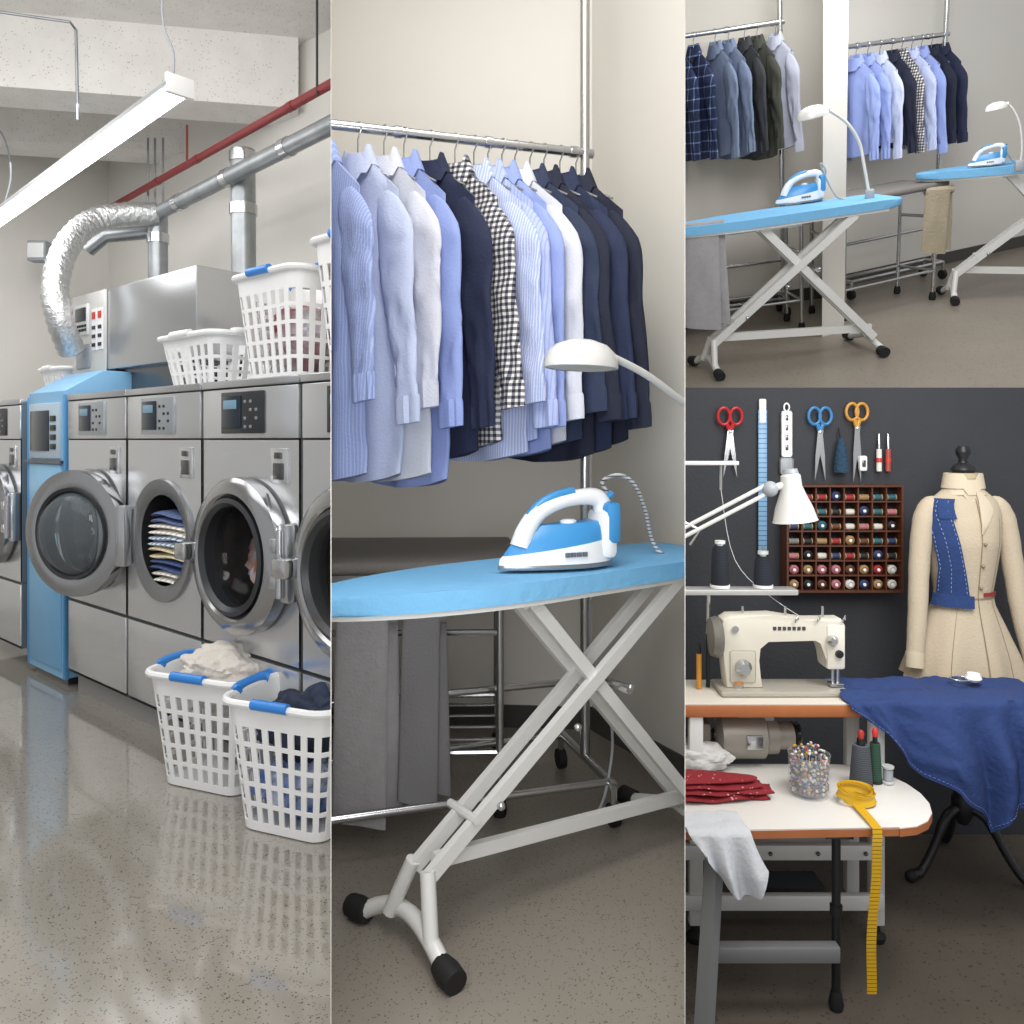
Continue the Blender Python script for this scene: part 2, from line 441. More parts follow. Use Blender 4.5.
duct('sprinkler_pipe', [p(110, 208, 6.1), p(345, 76, 3.6)], .022, RED, 'thin dark red pipe running below the ceiling', 'pipe', col=(.3, .5, .85), n=10)
duct('conduit', [p(0, 12, 4.2), p(70, 22, 4.25), p(76, 30, 4.3), p(78, 120, 4.3)], .008, GALV, 'thin grey conduit bending down from the ceiling on the left', 'conduit', n=8)
for x, l in ((148, 'left'), (155, 'middle'), (163, 'right')):
    duct('conduit', [p(x, 138, 5.6), p(x, 208, 5.6)], .008, GALV, '%s of three thin upright conduits above the steel cabinet' % l, 'conduit', n=8)
duct('pipe_hanger', [p(317, 0, 3.75), p(317, 95, 3.75)], .006, BLACKP, 'black hanger rod holding the red pipe', 'rod', n=8)
duct('pipe_hanger', [p(187, 125, 5.0), p(187, 165, 5.0)], .007, RED, 'short red hanger rod in the middle of the red pipe', 'rod', n=8)
r = thing('junction_box', 'small grey junction box on the far wall', 'box', A, p(40, 262, 5.9))
MB().box((-.07, -.05, 0), (.07, .05, .15), .01).build('box_body', GREYB, r); MB().box((-.06, -.06, .02), (.06, -.05, .13), .006).build('cover', WHITEP, r)

# fluorescent lamp
a, b = A.P(180, 88, d=3.5), A.P(-12, 226, d=5.3)
r = thing('fluorescent_light', 'long glowing fluorescent light hanging under the laundry ceiling', 'ceiling light', A, a)
t = (b-a); Ln = t.length
yw = math.atan2(t.y, t.x); pt = math.asin(t.z/Ln)
R_ = MX.Rotation(yw, 4, 'Z') @ MX.Rotation(-pt, 4, 'Y')
XS = MX(((0, 0, 1, 0), (1, 0, 0, 0), (0, 1, 0, 0), (0, 0, 0, 1)))
MB().prism([(-.03, .05), (.03, .05), (.062, .012), (.062, -.004), (-.062, -.004), (-.062, .012)], 0, Ln, M=R_ @ XS).build('housing', mat('lamp_housing', '#9c9fa1', .4), r)
for y in (-.022, .022):
    MB().tube([R_ @ V((.02, y, -.018)), R_ @ V((Ln-.02, y, -.018))], .016, 12).build('light_tube', mat('tube_glow', '#ffffff', .5, emis=9), r)
MB().box((-.01, -.062, -.035), (.015, .062, .052), .004, M=R_).build('end_cap', WHITEP, r)
MB().box((.05, -.02, .045), (.08, .02, .075), .004, M=R_).build('bracket', CHROME, r)
a2 = a+V((-.05, .05, .06))
solo(MB().tube(spline([a2, a2+V((0, 0, .12)), a2+V((-.05, 0, .3)), a2+V((-.02, 0, .75))], 5), .005, 6), 'lamp_cable', GREYB, 'thin cable from the near end of the fluorescent light to the ceiling', 'cable', A, a2, world=True)
b2 = A.P(5, 203, d=5.2)
solo(MB().tube(spline([b2, b2+V((.04, 0, .2)), b2+V((-.02, 0, .45)), b2+V((-.2, 0, .6))], 5), .006, 6), 'lamp_cable', GREYB, 'looping cable above the far end of the fluorescent light', 'cable', A, b2, world=True)

# laundry baskets
def rrect(a, b, rc, n=6):
    o = []
    for cx, cy, s0 in ((a-rc, b-rc, 0), (-a+rc, b-rc, PI/2), (-a+rc, -b+rc, PI), (a-rc, -b+rc, 1.5*PI)):
        for k in range(n+1):
            t = s0+PI/2*k/n; o.append(V((cx+rc*math.cos(t), cy+rc*math.sin(t), 0)))
    return o
def resample(pts, ts):
    P = pts+[pts[0]]; l = [0]
    for i in range(len(P)-1): l.append(l[-1]+(P[i+1]-P[i]).length)
    o = []
    for t in ts:
        s_ = (t % 1)*l[-1]; i = 0
        while l[i+1] < s_: i += 1
        o.append(P[i].lerp(P[i+1], (s_-l[i])/max(l[i+1]-l[i], 1e-9)))
    return o
def basket(label, loc, rz, L=.5, W=.38, H=.42, nc=26, fr=A, grp='white plastic laundry baskets', handles='blue', rows=5):
    r = thing('laundry_basket', label, 'laundry basket', fr, loc, rz, grp)
    ts = []
    for k in range(nc): ts += [k/nc, (k+.24)/nc, (k+.42)/nc, (k+.78)/nc]
    zs = [0, .07]
    for k in range(rows):
        z = .07+(.78/rows)*k; q = .78/rows; zs += [z+q*.12, z+q*.66, z+q*.78, z+q]
    zs.append(1)
    m = MB(); vs = []
    for z in zs:
        k = .78+.22*z
        vs.append([m.b.verts.new(q+V((0, 0, z*H))) for q in resample(rrect(L/2*k, W/2*k, .07*k), ts)])
    n = len(ts)
    for i in range(len(zs)-1):
        for j in range(n):
            row, jj = (i-1) % 4, j % 4
            if 1 <= i < len(zs)-2 and jj in (1, 2) and row in (0, 1, 2): continue
            m.b.faces.new((vs[i][j], vs[i][(j+1) % n], vs[i+1][(j+1) % n], vs[i+1][j]))
    m.b.faces.new(vs[0])
    m.solid(.005); m.build('basket_body', WHITEP, r, ang=50)
    rim = [q+V((0, 0, H)) for q in rrect(L/2+.008, W/2+.008, .075)]
    MB().tube(rim, .013, 8, closed=True).build('rim', WHITEP, r)
    hm = BLUEP if handles == 'blue' else WHITEP
    for s_ in (-1, 1):
        m = MB(); x = s_*(L/2+.012)
        m.tube(spline([(x-s_*.015, -W*.25, H+.006), (x, -W*.2, H+.01), (x+s_*.004, 0, H+.012), (x, W*.2, H+.01), (x-s_*.015, W*.25, H+.006)], 4), .018, 10)
        m.build('handle', hm, r)
    for s_ in (-1, 1):
        m = MB(); y = s_*(W/2+.012)
        m.tube([(-L*.16, y, H+.006), (L*.16, y, H+.006)], .018, 10); m.build('grip', hm, r)
    return r
def heap(label, loc, rx, ry, h, mt, fr=A, seed=0, cat='laundry', name='laundry_heap', rz=0, am=1.0):
    def f(c): return 1+.28*am*noise.noise(c*2.3+V((seed, 0, 0)))+.2*am*abs(noise.noise(c*4.5+V((0, seed, 0))))+.05*am*noise.noise(c*12)
    m = MB().ball((0, 0, 0), 1, 5, (rx, ry, h), f)
    return solo(m, name, mt, label, cat, fr, loc, rz)
LIN = mat('linen', '#cfc9c1', .9, bump=(60, .3))
bA = A.P(207, 790, h=0); basket('white basket full of crumpled beige laundry, left of the two on the floor', bA+V((.02, .12, .004)), math.radians(-22), .46, .35, .42)
heap('crumpled beige laundry piled in the left floor basket', bA+V((.03, .12, .39)), .17, .125, .11, LIN, seed=3)
bB = A.P(290, 828, h=0); basket('white basket with dark laundry, right of the two on the floor', bB+V((.03, .06, .004)), math.radians(-22), .43, .33, .43)
heap('dark navy laundry inside the right floor basket', bB+V((.05, .06, .33)), .155, .115, .11, mat('navy_load', '#222a3c', .9, noise_=(9, .5, '#4a5672')), seed=8)
heap('blue and white laundry low in the right floor basket', bB+V((.03, .06, .13)), .14, .105, .1, mat('bw_load', '#4a6fae', .9, noise_=(9, .8, '#d6dce6')), seed=11)
basket('low white basket on top of the open washer', RA(1.12, .33, WH+.004), BETA, .52, .38, .24, rows=3, handles='white')
basket('tall white basket with blue handles on top of the big silver washer', RA(.42, .3, WH+.004), BETA, .46, .4, .43)
heap('red and white clothes inside the tall basket on the washers', RA(.42, .3, WH+.19), .13, .12, .13, mat('mix_load', '#8f2f36', .9, noise_=(6, .9, '#dfe3ea')), seed=2)
basket('white basket with blue handle cut off at the right edge above the washers', RA(-.12, .3, WH+.004), BETA, .46, .4, .5)
basket('white basket on top of the far washer beyond the light blue machine', RA(2.98, .42, WH+.004), BETA, .4, .34, .2, rows=3, handles='white')

# ================================================================== ROOM B : ironing room
FLOORB = mat('grey_floor', '#857f76', .3, 0, noise_=(2, .4, '#746e66'), speck=(120, .28, '#544f48'))
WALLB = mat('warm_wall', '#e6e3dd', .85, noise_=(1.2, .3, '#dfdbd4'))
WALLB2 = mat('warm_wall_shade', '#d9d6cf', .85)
BASEB = mat('dark_baseboard', '#4a4744', .6)
struct(MB().box((-1.8, .9, -.05), (1.6, 5, 0)), 'floor', FLOORB, B)
def wallseg(fr, a, b, h, name, mt, bbname=None, th=.08, bh=.1, z0=0, bm=None):
    a, b = V((a[0], a[1], z0)), V((b[0], b[1], z0)); t = (b-a).normalized(); nn = V((-t.y, t.x, 0))
    if nn.y < 0: nn = -nn
    q = [a, b, b+nn*th, a+nn*th]
    struct(MB().loft([q, [p_+V((0, 0, h)) for p_ in q]]), name, mt, fr)
    if bbname:
        q = [a-nn*.012, b-nn*.012, b, a]
        struct(MB().loft([q, [p_+V((0, 0, bh)) for p_ in q]]), bbname, bm or BASEB, fr)
    return a, t, nn
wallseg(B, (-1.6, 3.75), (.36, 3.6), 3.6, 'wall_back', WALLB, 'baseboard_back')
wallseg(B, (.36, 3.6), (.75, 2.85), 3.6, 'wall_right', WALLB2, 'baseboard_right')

def rack(fr, a, b, label, ext=.5, base=.5, grp=None, name='clothes_rack', low=.42):
    a, b = V(a), V(b); r = thing(name, label, 'clothes rack', fr, (a.x, a.y, 0), 0, grp); o = V((a.x, a.y, 0))
    t = (b-a); t.z = 0; t.normalize(); nn = V((-t.y, t.x, 0))
    MB().tube([a, b+t*.03], .017, 12).build('rail', CHROME, r, off=o)
    k = a+t*.1
    while (k-a).length < (b-a).length:
        MB().tube([k-t*.012, k+t*.012], .021, 12).build('rail_clamp', CHROME, r, off=o); k = k+t*.32
    for e in (a, b):
        top = e.z+(ext if e is b else .02)
        MB().tube([(e.x, e.y, .14), (e.x, e.y, top)], .018, 12).build('post', CHROME, r, off=o)
        MB().tube([V((e.x, e.y, .14))-nn*base/2, V((e.x, e.y, .14))+nn*base/2], .016, 10).build('base_bar', CHROME, r, off=o)
        for s_ in (-1, 1):
            c = V((e.x, e.y, 0))+nn*(s_*base/2)
            cs = MB().tube([c+V((0, 0, .07)), c+V((0, 0, .14))], .012, 8).build('caster', CHROME, r, off=o)
            MB().tube([c+V((0, 0, .04))-t*.014, c+V((0, 0, .04))+t*.014], .038, 14).build('wheel', RUB, cs, off=o)
    for z, sd in ((.14, -1), (.14, 1), (low, 0)):
        MB().tube([V((a.x, a.y, z))+nn*sd*base*.45, V((b.x, b.y, z))+nn*sd*base*.45], .013, 10).build('stretcher', CHROME, r, off=o)
    return r
ra, rb = B.P(318, 126, d=2.66), B.P(585, 153, d=2.93)
ra.z = rb.z = 2.35
ra = V((ra.x-.45, ra.y-.15, 2.35))
rack(B, ra, rb, 'chrome garment rack on casters carrying blue and navy shirts behind the ironing board', ext=.9, base=.5)

# ---- shirts
BTN = mat('shirt_button', '#e9eaee', .4)
def shirt(fr, loc, yaw, mt, label, length=1.0, grp=None, seed=0, k=1.0, hw=.215, flare=.02, near=True):
    r = thing('dress_shirt', label, 'shirt', fr, loc, yaw, grp)
    random.seed(seed); ph = random.uniform(0, 6); zn = -.1*k; drop = .15
    def nz(x, y, z): return noise.noise(V((x+seed*3.1, y, z)))
    def sh(x): return drop*max(0, min(1.1, abs(x)/hw)-.22)/.78
    def crease(x, v):
        return (.007*math.sin(x*34+ph+1.5*v) + .02*nz(x*10, v*1.2, 0) + .012*(abs(nz(x*8+v*3, v*4, 5))-.2))*min(1, v*2.2)
    rings = []; nv = 30; npx = 56
    for i in range(nv+1):
        v = i/nv; ring = []
        a = hw-.012+flare*v
        for j in range(npx):
            t = 2*PI*j/npx; x = a*math.cos(t)
            tail = .035*(abs(math.cos(t))**2)*(v**6)
            z = zn/k - .01 - sh(x)*(1-v) - v*length + tail
            b = .008+.026*min(1, v*4)**.7
            y = b*math.sin(t) + crease(x, v) + .004*nz(x*25, v*14, 4)
            ring.append(V((x, y, z))*k)
        rings.append(ring)
    MB().loft(rings).build('shirt_body', mt, r, ang=80)
    for s_ in (-1, 1):
        rings = []; N = 30; Lr = .66+.04*math.sin(ph)
        sw = random.uniform(.05, .1)
        for i in range(N+1):
            v = i/N
            ax = lerp_tab([(0, .01), (.03, .04), (.1, .078), (.2, .086), (.5, .07), (.8, .055), (1, .046)], v)
            b = lerp_tab([(0, .006), (.05, .014), (.15, .022), (.5, .018), (1, .014)], v)
            xc = lerp_tab([(0, hw-.05), (.06, hw-.03), (.15, hw-.012), (.5, hw+.02), (1, hw+sw)], v)
            zc = zn/k-.08-sh(hw*.85)*.5-v*Lr
            tilt = lerp_tab([(0, .66), (.12, .62), (.4, .1), (1, -.12)], v)
            elb = .02*math.exp(-((v-.5)/.12)**2)
            ring = []
            for j in range(24):
                t = 2*PI*j/24; ct = math.cos(t)
                dx = ax*ct*(1+.03*nz(v*6, 3, s_))
                wr = .009*(abs(nz(v*9+ct*1.4, ct*1.2, 9+s_))-.15)*min(1, v*3)
                y = b*math.sin(t)-.035*v*v-elb*.4+.012*nz(v*4, ct*1.2, 7+s_)*min(1, v*4)+wr*2.2*(1 if math.sin(t) < 0 else -.3)
                ring.append(V((s_*(xc+dx), y-.018*min(1, v*5), zc-tilt*dx))*k)
            rings.append(ring)
        sl = MB().loft(rings).build('sleeve', mt, r, ang=80)
        last = rings[-1]; c = sum(last, V((0, 0, 0)))/len(last)
        cr = []
        for f, dz in ((1.05, .014), (1.12, .004), (1.12, -.04), (1.08, -.07), (.9, -.07)):
            cr.append([c+(p_-c)*f+V((s_*-dz*.1, dz*.05, dz))*k for p_ in last])
        MB().loft(cr).build('cuff', mt, sl)
    m = MB(); rg = []
    for (rr, z) in ((.066, -.035), (.056, .0), (.052, .026), (.057, .03), (.078, -.02), (.088, -.045)):
        rg.append([V((rr*math.cos(t)*1.02, rr*math.sin(t)*.62, zn/k+z-(.03 if math.sin(t) < -.5 else 0)-(.03 if (math.sin(t) < -.75 and z < -.01 and rr > .07) else 0)))*k for t in [2*PI*q/24 for q in range(24)]])
    m.loft(rg, cap=False); m.build('collar', mt, r, ang=60)
    def pl(u, v):
        x = -.016+.032*u; vv = .05+.93*v
        b = .008+.026*min(1, vv*4)**.7
        return V((x, -b+crease(x, vv)-.0045, zn/k-.01-vv*(length-.0)))*k
    MB().grid(pl, 1, 20).solid(.0015).build('placket', mt, r)
    if near:
        for q in range(6):
            c = pl(.5, .06+.15*q); MB().ball((c.x, c.y-.002, c.z), .006*k, 1, (1, .4, 1)).build('button', BTN, r)
    return r
def hanger(fr, loc, yaw, k=1, grp=None, label='thin dark metal hanger hooked over the rail'):
    m = MB(); pts = [V((.018*math.cos(t), 0, -.0+.018*math.sin(t))) for t in [PI*(-.15+1.2*q/8) for q in range(9)]]
    m.tube([p_*k for p_ in pts]+[V((.016, 0, -.012))*k], .003*k, 6)
    r = solo(m, 'clothes_hanger', CHROME, label, 'hanger', fr, loc, yaw, grp)
    MB().tube([V((.016, 0, -.01))*k, V((.0, 0, -.04))*k, V((0, 0, -.1))*k], .003*k, 6).build('hook_stem', CHROME, r)
    MB().tube([V((-.16, 0, -.2))*k, V((0, 0, -.11))*k, V((.16, 0, -.2))*k], .004*k, 6).build('hanger_arm', CHROME, r)
    return r
S = {}
def fab(n, c, **k): S[n] = mat('fabric_'+n, c, .85, bump=(120, .15), **k); return S[n]
fab('bluestripe', '#93a3d6', stripe=(0, .01, '#aab8e0', .35)); fab('white', '#cdd0dc'); fab('iceblue', '#b9c3df'); fab('lightblue', '#8b9cd2')
fab('navy', '#1c2340'); fab('gingham', '#dcdad6', check=(.02, '#75757d', '#1e2030', .5)); fab('pinstripe', '#a2afda', stripe=(0, .009, '#c6cfe8', .4))
fab('darknavy', '#151b30'); fab('midnavy', '#1f2947'); fab('pale', '#aab6df', stripe=(0, .014, '#93a2d2', .3)); fab('slate', '#26314c')
fab('plaid', '#1e2a4c', check=(.07, '#5d6f9c', '#b6bfd6', .12)); fab('olive', '#44473f'); fab('greyblue', '#74839f'); fab('charcoal', '#383b40'); fab('pwhite', '#c3c8dc')
seqB = [('bluestripe', 'light blue striped shirt cut off at the left end of the front rack'), ('iceblue', 'very pale blue shirt, second from the left on the big rack'), ('white', 'white shirt with long sleeve, third from the left on the big rack'), ('lightblue', 'plain light blue shirt just left of the first navy one on the big rack'),
        ('navy', 'navy shirt between the light blue and the gingham shirt on the big rack'), ('gingham', 'black and white gingham shirt on the big rack'), ('pinstripe', 'fine blue striped shirt right of the gingham shirt on the big rack'), ('pale', 'pale blue striped shirt in the middle of the big rack'), ('lightblue', 'light blue shirt beside the white narrow one on the big rack'),
        ('white', 'white shirt just before the last navy shirts on the big rack'), ('slate', 'dark slate blue shirt right of the last white shirt on the big rack'), ('darknavy', 'very dark navy shirt, third from the right end of the big rack'), ('midnavy', 'navy shirt, second from the right end of the big rack'), ('darknavy', 'dark navy shirt at the right end of the big rack')]
tr = (rb-ra).normalized()
xs = [322, 358, 384, 404, 430, 455, 474, 488, 502, 515, 530, 544, 560, 576]
for i, (c, l) in enumerate(seqB):
    k = (xs[i]-CX)/F; t = (k*ra.y-ra.x)/(tr.x-k*tr.y); q = ra+tr*t; q.z = 2.35
    yw = math.radians(-39+random.uniform(-3, 3))
    shirt(B, q, yw, S[c], l, (1.08 if i < 4 else 1.0)+random.uniform(-.03, .03), 'shirts on the big chrome rack', seed=i)
    hanger(B, q, yw, 1, 'hangers on the big chrome rack', 'thin metal hanger hooked over the rail of the big rack')

# ---- pressing table (grey) with chrome frame
GREYT = mat('grey_cover', '#77736f', .85, bump=(90, .2))
def press_table(fr, loc, rz, L, W, H, label, rail_y=None, bars=True):
    r = thing('pressing_table', label, 'table', fr, loc, rz)
    MB().box((0, 0, H-.045), (L, W, H), .018, seg=3).build('tabletop', GREYT, r)
    MB().box((.01, .01, H-.06), (L-.01, W-.01, H-.045)).build('edge_frame', CHROME, r)
    for x in (.06, L-.06):
        for y in (.05, W-.05):
            MB().tube([(x, y, .06), (x, y, H-.05)], .014, 10).build('leg', CHROME, r)
            MB().lathe([(.022, 0), (.026, .02), (.02, .06)], 10, T(x, y, 0)).build('foot', RUB, r)
        MB().tube([(x, .05, .22), (x, W-.05, .22)], .011, 8).build('crossbar', CHROME, r)
        MB().tube([(x, .05, H-.25), (x, W-.05, H-.25)], .011, 8).build('crossbar', CHROME, r)
    for y in (.05, W-.05):
        for z in ((.22, H-.25) if bars else (.22,)): MB().tube([(.06, y, z), (L-.06, y, z)], .011, 8).build('shelf_rail', CHROME, r)
    if bars:
        for q in range(1, 5):
            y = .05+(W-.1)*q/5
            MB().tube([(.06, y, .22), (L-.06, y, .22)], .006, 6).build('shelf_bar', CHROME, r)
    if rail_y is not None:
        MB().tube([(0.02, rail_y, H-.12), (L-.02, rail_y, H-.12)], .012, 8).build('hanging_rail', CHROME, r)
        for x in (.1, L-.1): MB().tube([(x, rail_y, H-.12), (x, .03, H-.06)], .009, 8).build('rail_bracket', CHROME, r)
    return r
press_table(B, (-1.15, 2.68, 0), math.radians(2), 1.17, .72, .885, 'dark grey pressing table behind the large blue ironing board', -.1)
def trousers(fr, loc, rz, w, ln, mt, label, grp=None, seed=0, cat='trousers', name='trousers'):
    r = thing(name, label, cat, fr, loc, rz, grp)
    for q, (x0, w0, l0) in enumerate(((-w*.06, w*.86, ln), (w*.1, w*.8, ln*.96))):
        rings = []
        for i in range(15):
            v = i/14; ring = []
            for j in range(24):
                t = 2*PI*j/24; x = x0+w0/2*math.cos(t)*(1+.05*v)
                ring.append(V((x+.012*v*(q*2-1), .014*math.sin(t)+(q*.034)+.014*noise.noise(V((x*14, v*2.5, seed+q)))*min(1, v*3), -l0*v-.015*math.cos(t))))
            rings.append(ring)
        MB().loft(rings).build('trouser_leg', mt, r, ang=70)
    MB().tube([(-w*.48, .017, -.005), (w*.5, .022, -.005)], .028, 12).build('fold', mt, r)
    return r
GT = mat('grey_wool', '#98979a', .9, bump=(100, .2), noise_=(30, .3, '#858487'))
q = B.P(366, 615, d=2.52); trousers(B, q, .03, .19, .66, GT, 'grey trousers hanging left over the rail behind the blue board', 'grey trousers', 1)
q = B.P(424, 615, d=2.54); trousers(B, q, .03, .14, .6, mat('grey_wool2', '#7d7d80', .9, bump=(100, .2)), 'darker grey trousers hanging right over the rail behind the blue board', 'grey trousers', 5)

# ---- ironing board: local x from nose (0) to tail (L); +y is the far side
COVER = mat('blue_cover', '#6facd6', .8, bump=(30, .25), noise_=(3, .3, '#629fca'))
def iron_board(fr, loc, rz, L, label, H=.93, W=.4, grp='blue ironing boards', lw=1.0, fx=.0):
    r = thing('ironing_board', label, 'ironing board', fr, loc, rz, grp)
    up = []; N = 26
    for i in range(N+1):
        x = L*i/N; u = min(1, x/(.42*L))
        hw = W/2*(math.sin(u*PI/2)**.62) if u < 1 else W/2
        e = (L-x)/(.06)
        if e < 1: hw *= math.sqrt(max(0, 1-(1-e)**2))*.25+.75
        up.append((x, max(hw, .012)))
    poly = [(x, -h) for x, h in up]+[(x, h) for x, h in reversed(up)]
    MB().prism(poly, H-.05, H, bev=.012).build('cover', COVER, r, ang=60)
    def inset(k): return [(L/2+(x-L/2)*k, y*k) for x, y in poly]
    MB().prism(inset(.94), H-.065, H-.045).build('board_frame', WHITEM, r)
    zt = H-.06
    def bar(p0, p1, w=.015, h=.03):
        p0, p1 = V(p0), V(p1); t = (p1-p0).normalized(); yv = V((0, 1, 0)); zv = t.cross(yv).normalized(); yv = zv.cross(t)
        return [[e+yv*a*w*lw+zv*b*h*lw for a, b in ((-1, -1), (1, -1), (1, 1), (-1, 1))] for e in (p0, p1)]
    for y0, y1 in ((-.17, -.1), (-.08, -.03)):
        MB().loft(bar((.8*L, y0, zt), (.21*L, y1, .2), .011, .018)).build('leg', WHITEM, r)
    for y0 in (-.145, -.06):
        MB().loft(bar((.42*L, y0+.02, zt), (.9*L, y0, .1), .011, .018)).build('leg', WHITEM, r)
    m = MB()
    m.tube(bez((.17*L, .13, .035), (.22*L, .05, .1), (.2*L, -.1, .1), (.2*L, -.2, .035), 10), .022, 10)
    m.tube([(.21*L, -.1, .22), (.2*L, -.14, .07)], .02, 10); m.tube([(.21*L, -.03, .22), (.185*L, .03, .07)], .02, 10)
    m.build('foot_yoke', WHITEM, r)
    for c, t in (((.168*L, .135, .035), (-.01, .05, -.006)), ((.2*L, -.205, .035), (0, -.05, -.006))):
        c = V(c); t = V(t); MB().tube([c-t*.4, c+t*.2, c+t], [.028, .033, .03], 12).build('foot_cap', RUB, r)
    m = MB(); m.tube([(.9*L, .17, .035), (.905*L, -.02, .09), (.91*L, -.24, .035)], .021, 10); m.build('foot_yoke', WHITEM, r)
    for y in (.19, -.26): MB().tube([(.9*L, y-.03, .035), (.9*L, y+.03, .035)], .032, 12).build('foot_cap', RUB, r)
    MB().loft(bar((.23*L, -.08, .23), (.9*L, -.1, .15), .012, .018)).build('brace', WHITEM, r)
    MB().tube([(.3*L, -.13, .32), (.3*L, 0.0, .32)], .012, 8).build('crossbar', WHITEM, r)
    MB().tube([(.64*L, -.19, .58), (.64*L, 0, .58)], .014, 10).build('pivot', CHROME, r)
    for x, y, z in ((.645*L, -.185, .585), (.35*L, -.135, .34), (.52*L, -.16, .5)): MB().ball((x, y, z), .012, 2).build('rivet', CHROME, r)
    MB().tube([(.4*L, -.15, zt-.01), (.4*L, .1, zt-.01)], .012, 8).build('height_bar', WHITEM, r)
    return r
tip = V((-.515, 1.9, 0)); BY = math.radians(37)
iron_board(B, tip, BY, 1.45, 'large blue ironing board with white crossed legs in the foreground')

IWHITE = mat('iron_white', '#e2e6ea', .3); IBLUE = mat('iron_blue', '#3a89c4', .3); SOLE = mat('soleplate', '#9aa0a6', .25, .8)
def iron(fr, loc, rz, label, k=1.0):
    """nose at -x, heel at +x"""
    r = thing('steam_iron', label, 'iron', fr, loc, rz)
    def outline(sx, sy, z, dx=0, dz=0):
        o = []
        for i in range(28):
            t = 2*PI*i/28; x = math.cos(t); y = math.sin(t)
            w = .5+.5*x
            o.append(V(((x*.16*sx+dx)*k, y*.062*sy*(.38+.62*min(1, (w*1.35))**.6)*k, (z+dz*w)*k)))
        return o
    MB().loft([outline(1, 1, .004), outline(1.01, 1.02, .01), outline(1, 1, .016)]).build('soleplate', SOLE, r)
    MB().loft([outline(.99, 1.02, .016), outline(.98, 1.0, .03, 0, .016), outline(.95, .95, .038, .003, .04)]).build('skirt', IWHITE, r)
    MB().loft([outline(.95, .93, .038, .003, .04), outline(.9, .86, .06, .012, .034), outline(.8, .74, .09, .028, .02), outline(.66, .55, .112, .04, .01)]).build('body', IBLUE, r)
    pts = spline([(-.1*k, 0, .06*k), (-.085*k, 0, .1*k), (-.05*k, 0, .145*k), (.01*k, 0, .172*k), (.08*k, 0, .183*k), (.125*k, 0, .175*k), (.14*k, 0, .13*k), (.135*k, 0, .07*k)], 5)
    h = MB().tube(pts, [(.02+.009*abs(i/len(pts)-.45)*2)*k for i in range(len(pts))], 12, sx=.95).build('handle', IWHITE, r, ang=60)
    MB().tube(spline([(-.075*k, 0, .135*k), (-.045*k, 0, .165*k), (.0*k, 0, .186*k), (.05*k, 0, .196*k)], 4), .014*k, 10).build('grip_inlay', IBLUE, h)
    MB().lathe([(.022*k, 0), (.022*k, .012*k), (.014*k, .016*k)], 18, T(.035*k, 0, .11*k)).build('dial', IWHITE, r)
    MB().box((.11*k, -.05*k, .02*k), (.16*k, .05*k, .15*k), .02*k).build('heel', IWHITE, r)
    MB().box((.125*k, -.054*k, .06*k), (.166*k, .054*k, .17*k), .014*k).build('heel_band', IBLUE, r)
    for j in range(4): MB().box(((.0+.016*j)*k, -.0625*k, .035*k), ((.012+.016*j)*k, -.055*k, .046*k)).build('lettering', mat('grey_lettering', '#5a6470', .5), r)
    MB().tube([(.135*k, 0, .165*k), (.165*k, 0, .19*k)], .01*k, 8).build('cord_guard', IBLUE, r)
    return r
q = B.P(556, 568, h=.935)
iron(B, q, math.radians(22), 'blue and white steam iron on the large foreground ironing board', 1.1)
CORD = mat('cord_fabric', '#c9ccd0', .8, stripe=(2, .012, '#3a3d42', .3))
hq = q+V((.16*math.cos(.38)*1.1, .16*math.sin(.38)*1.1, .2))
pts = [hq, B.P(602, 482, d=2.52), B.P(618, 475, d=2.55), B.P(634, 484, d=2.57), B.P(645, 510, d=2.6), B.P(652, 540, d=2.62), B.P(664, 555, d=2.6), B.P(690, 556, d=2.6)]
solo(MB().tube(spline(pts, 6), .0065, 8), 'iron_cord', CORD, 'speckled cord arching from the iron on the foreground board', 'cord', B, pts[0], world=True)
pts = [B.P(590, 600, d=2.7), B.P(592, 660, d=2.7), B.P(612, 730, d=2.75), B.P(606, 790, d=2.7), B.P(594, 820, d=2.6)]
solo(MB().tube(spline(pts, 6), .005, 8), 'power_cord', GREYB, 'thin pale power cord dangling below the large ironing board', 'cord', B, pts[0], world=True)

def board_lamp(fr, pts, headR, label, tilt=.12):
    r = thing('gooseneck_lamp', label, 'lamp', fr, pts[0])
    o = V(pts[0])
    MB().tube(spline(pts, 6), .0115*headR/.115, 10).build('neck', WHITEM, r, off=o)
    hd = V(pts[-1]); t = (V(pts[-1])-V(pts[-2])); t.z = 0; t.normalize()
    c = hd+t*headR*.9-V((0, 0, headR*.1))-o
    yw = math.atan2(t.y, t.x)
    M = T(c) @ RZ(yw) @ MX.Rotation(tilt, 4, 'Y')
    R = headR
    s_ = MB().lathe([(R*.93, -.29*R), (R, -.28*R), (R*1.0, -.18*R), (R*.9, .1*R), (R*.7, .28*R), (R*.35, .4*R), (.0, .43*R)], 32, M, sy=.8, cap=False).build('lamp_shade', WHITEM, r)
    MB().lathe([(R*.95, -.27*R), (R*.85, -.2*R), (0, -.15*R)], 32, M, sy=.8).build('diffuser', mat('lamp_diffuser', '#c9c6bd', .5), s_)
    MB().tube([M @ V((-R*1.05, 0, -.02*R)), M @ V((-R*.8, 0, 0.0))], .2*R, 12).build('socket', WHITEM, r)
    MB().box((-.025, -.03, -.02), (.025, .03, .05), .008).build('clamp', GREYB, r)
    return r
pts = [B.P(735, 545, d=2.65), B.P(738, 470, d=2.6), B.P(712, 425, d=2.55), B.P(680, 400, d=2.45), B.P(645, 374, d=2.35), B.P(608, 355, d=2.26)]
board_lamp(B, pts, .112, 'white gooseneck lamp with domed head above the large ironing board', -.02)

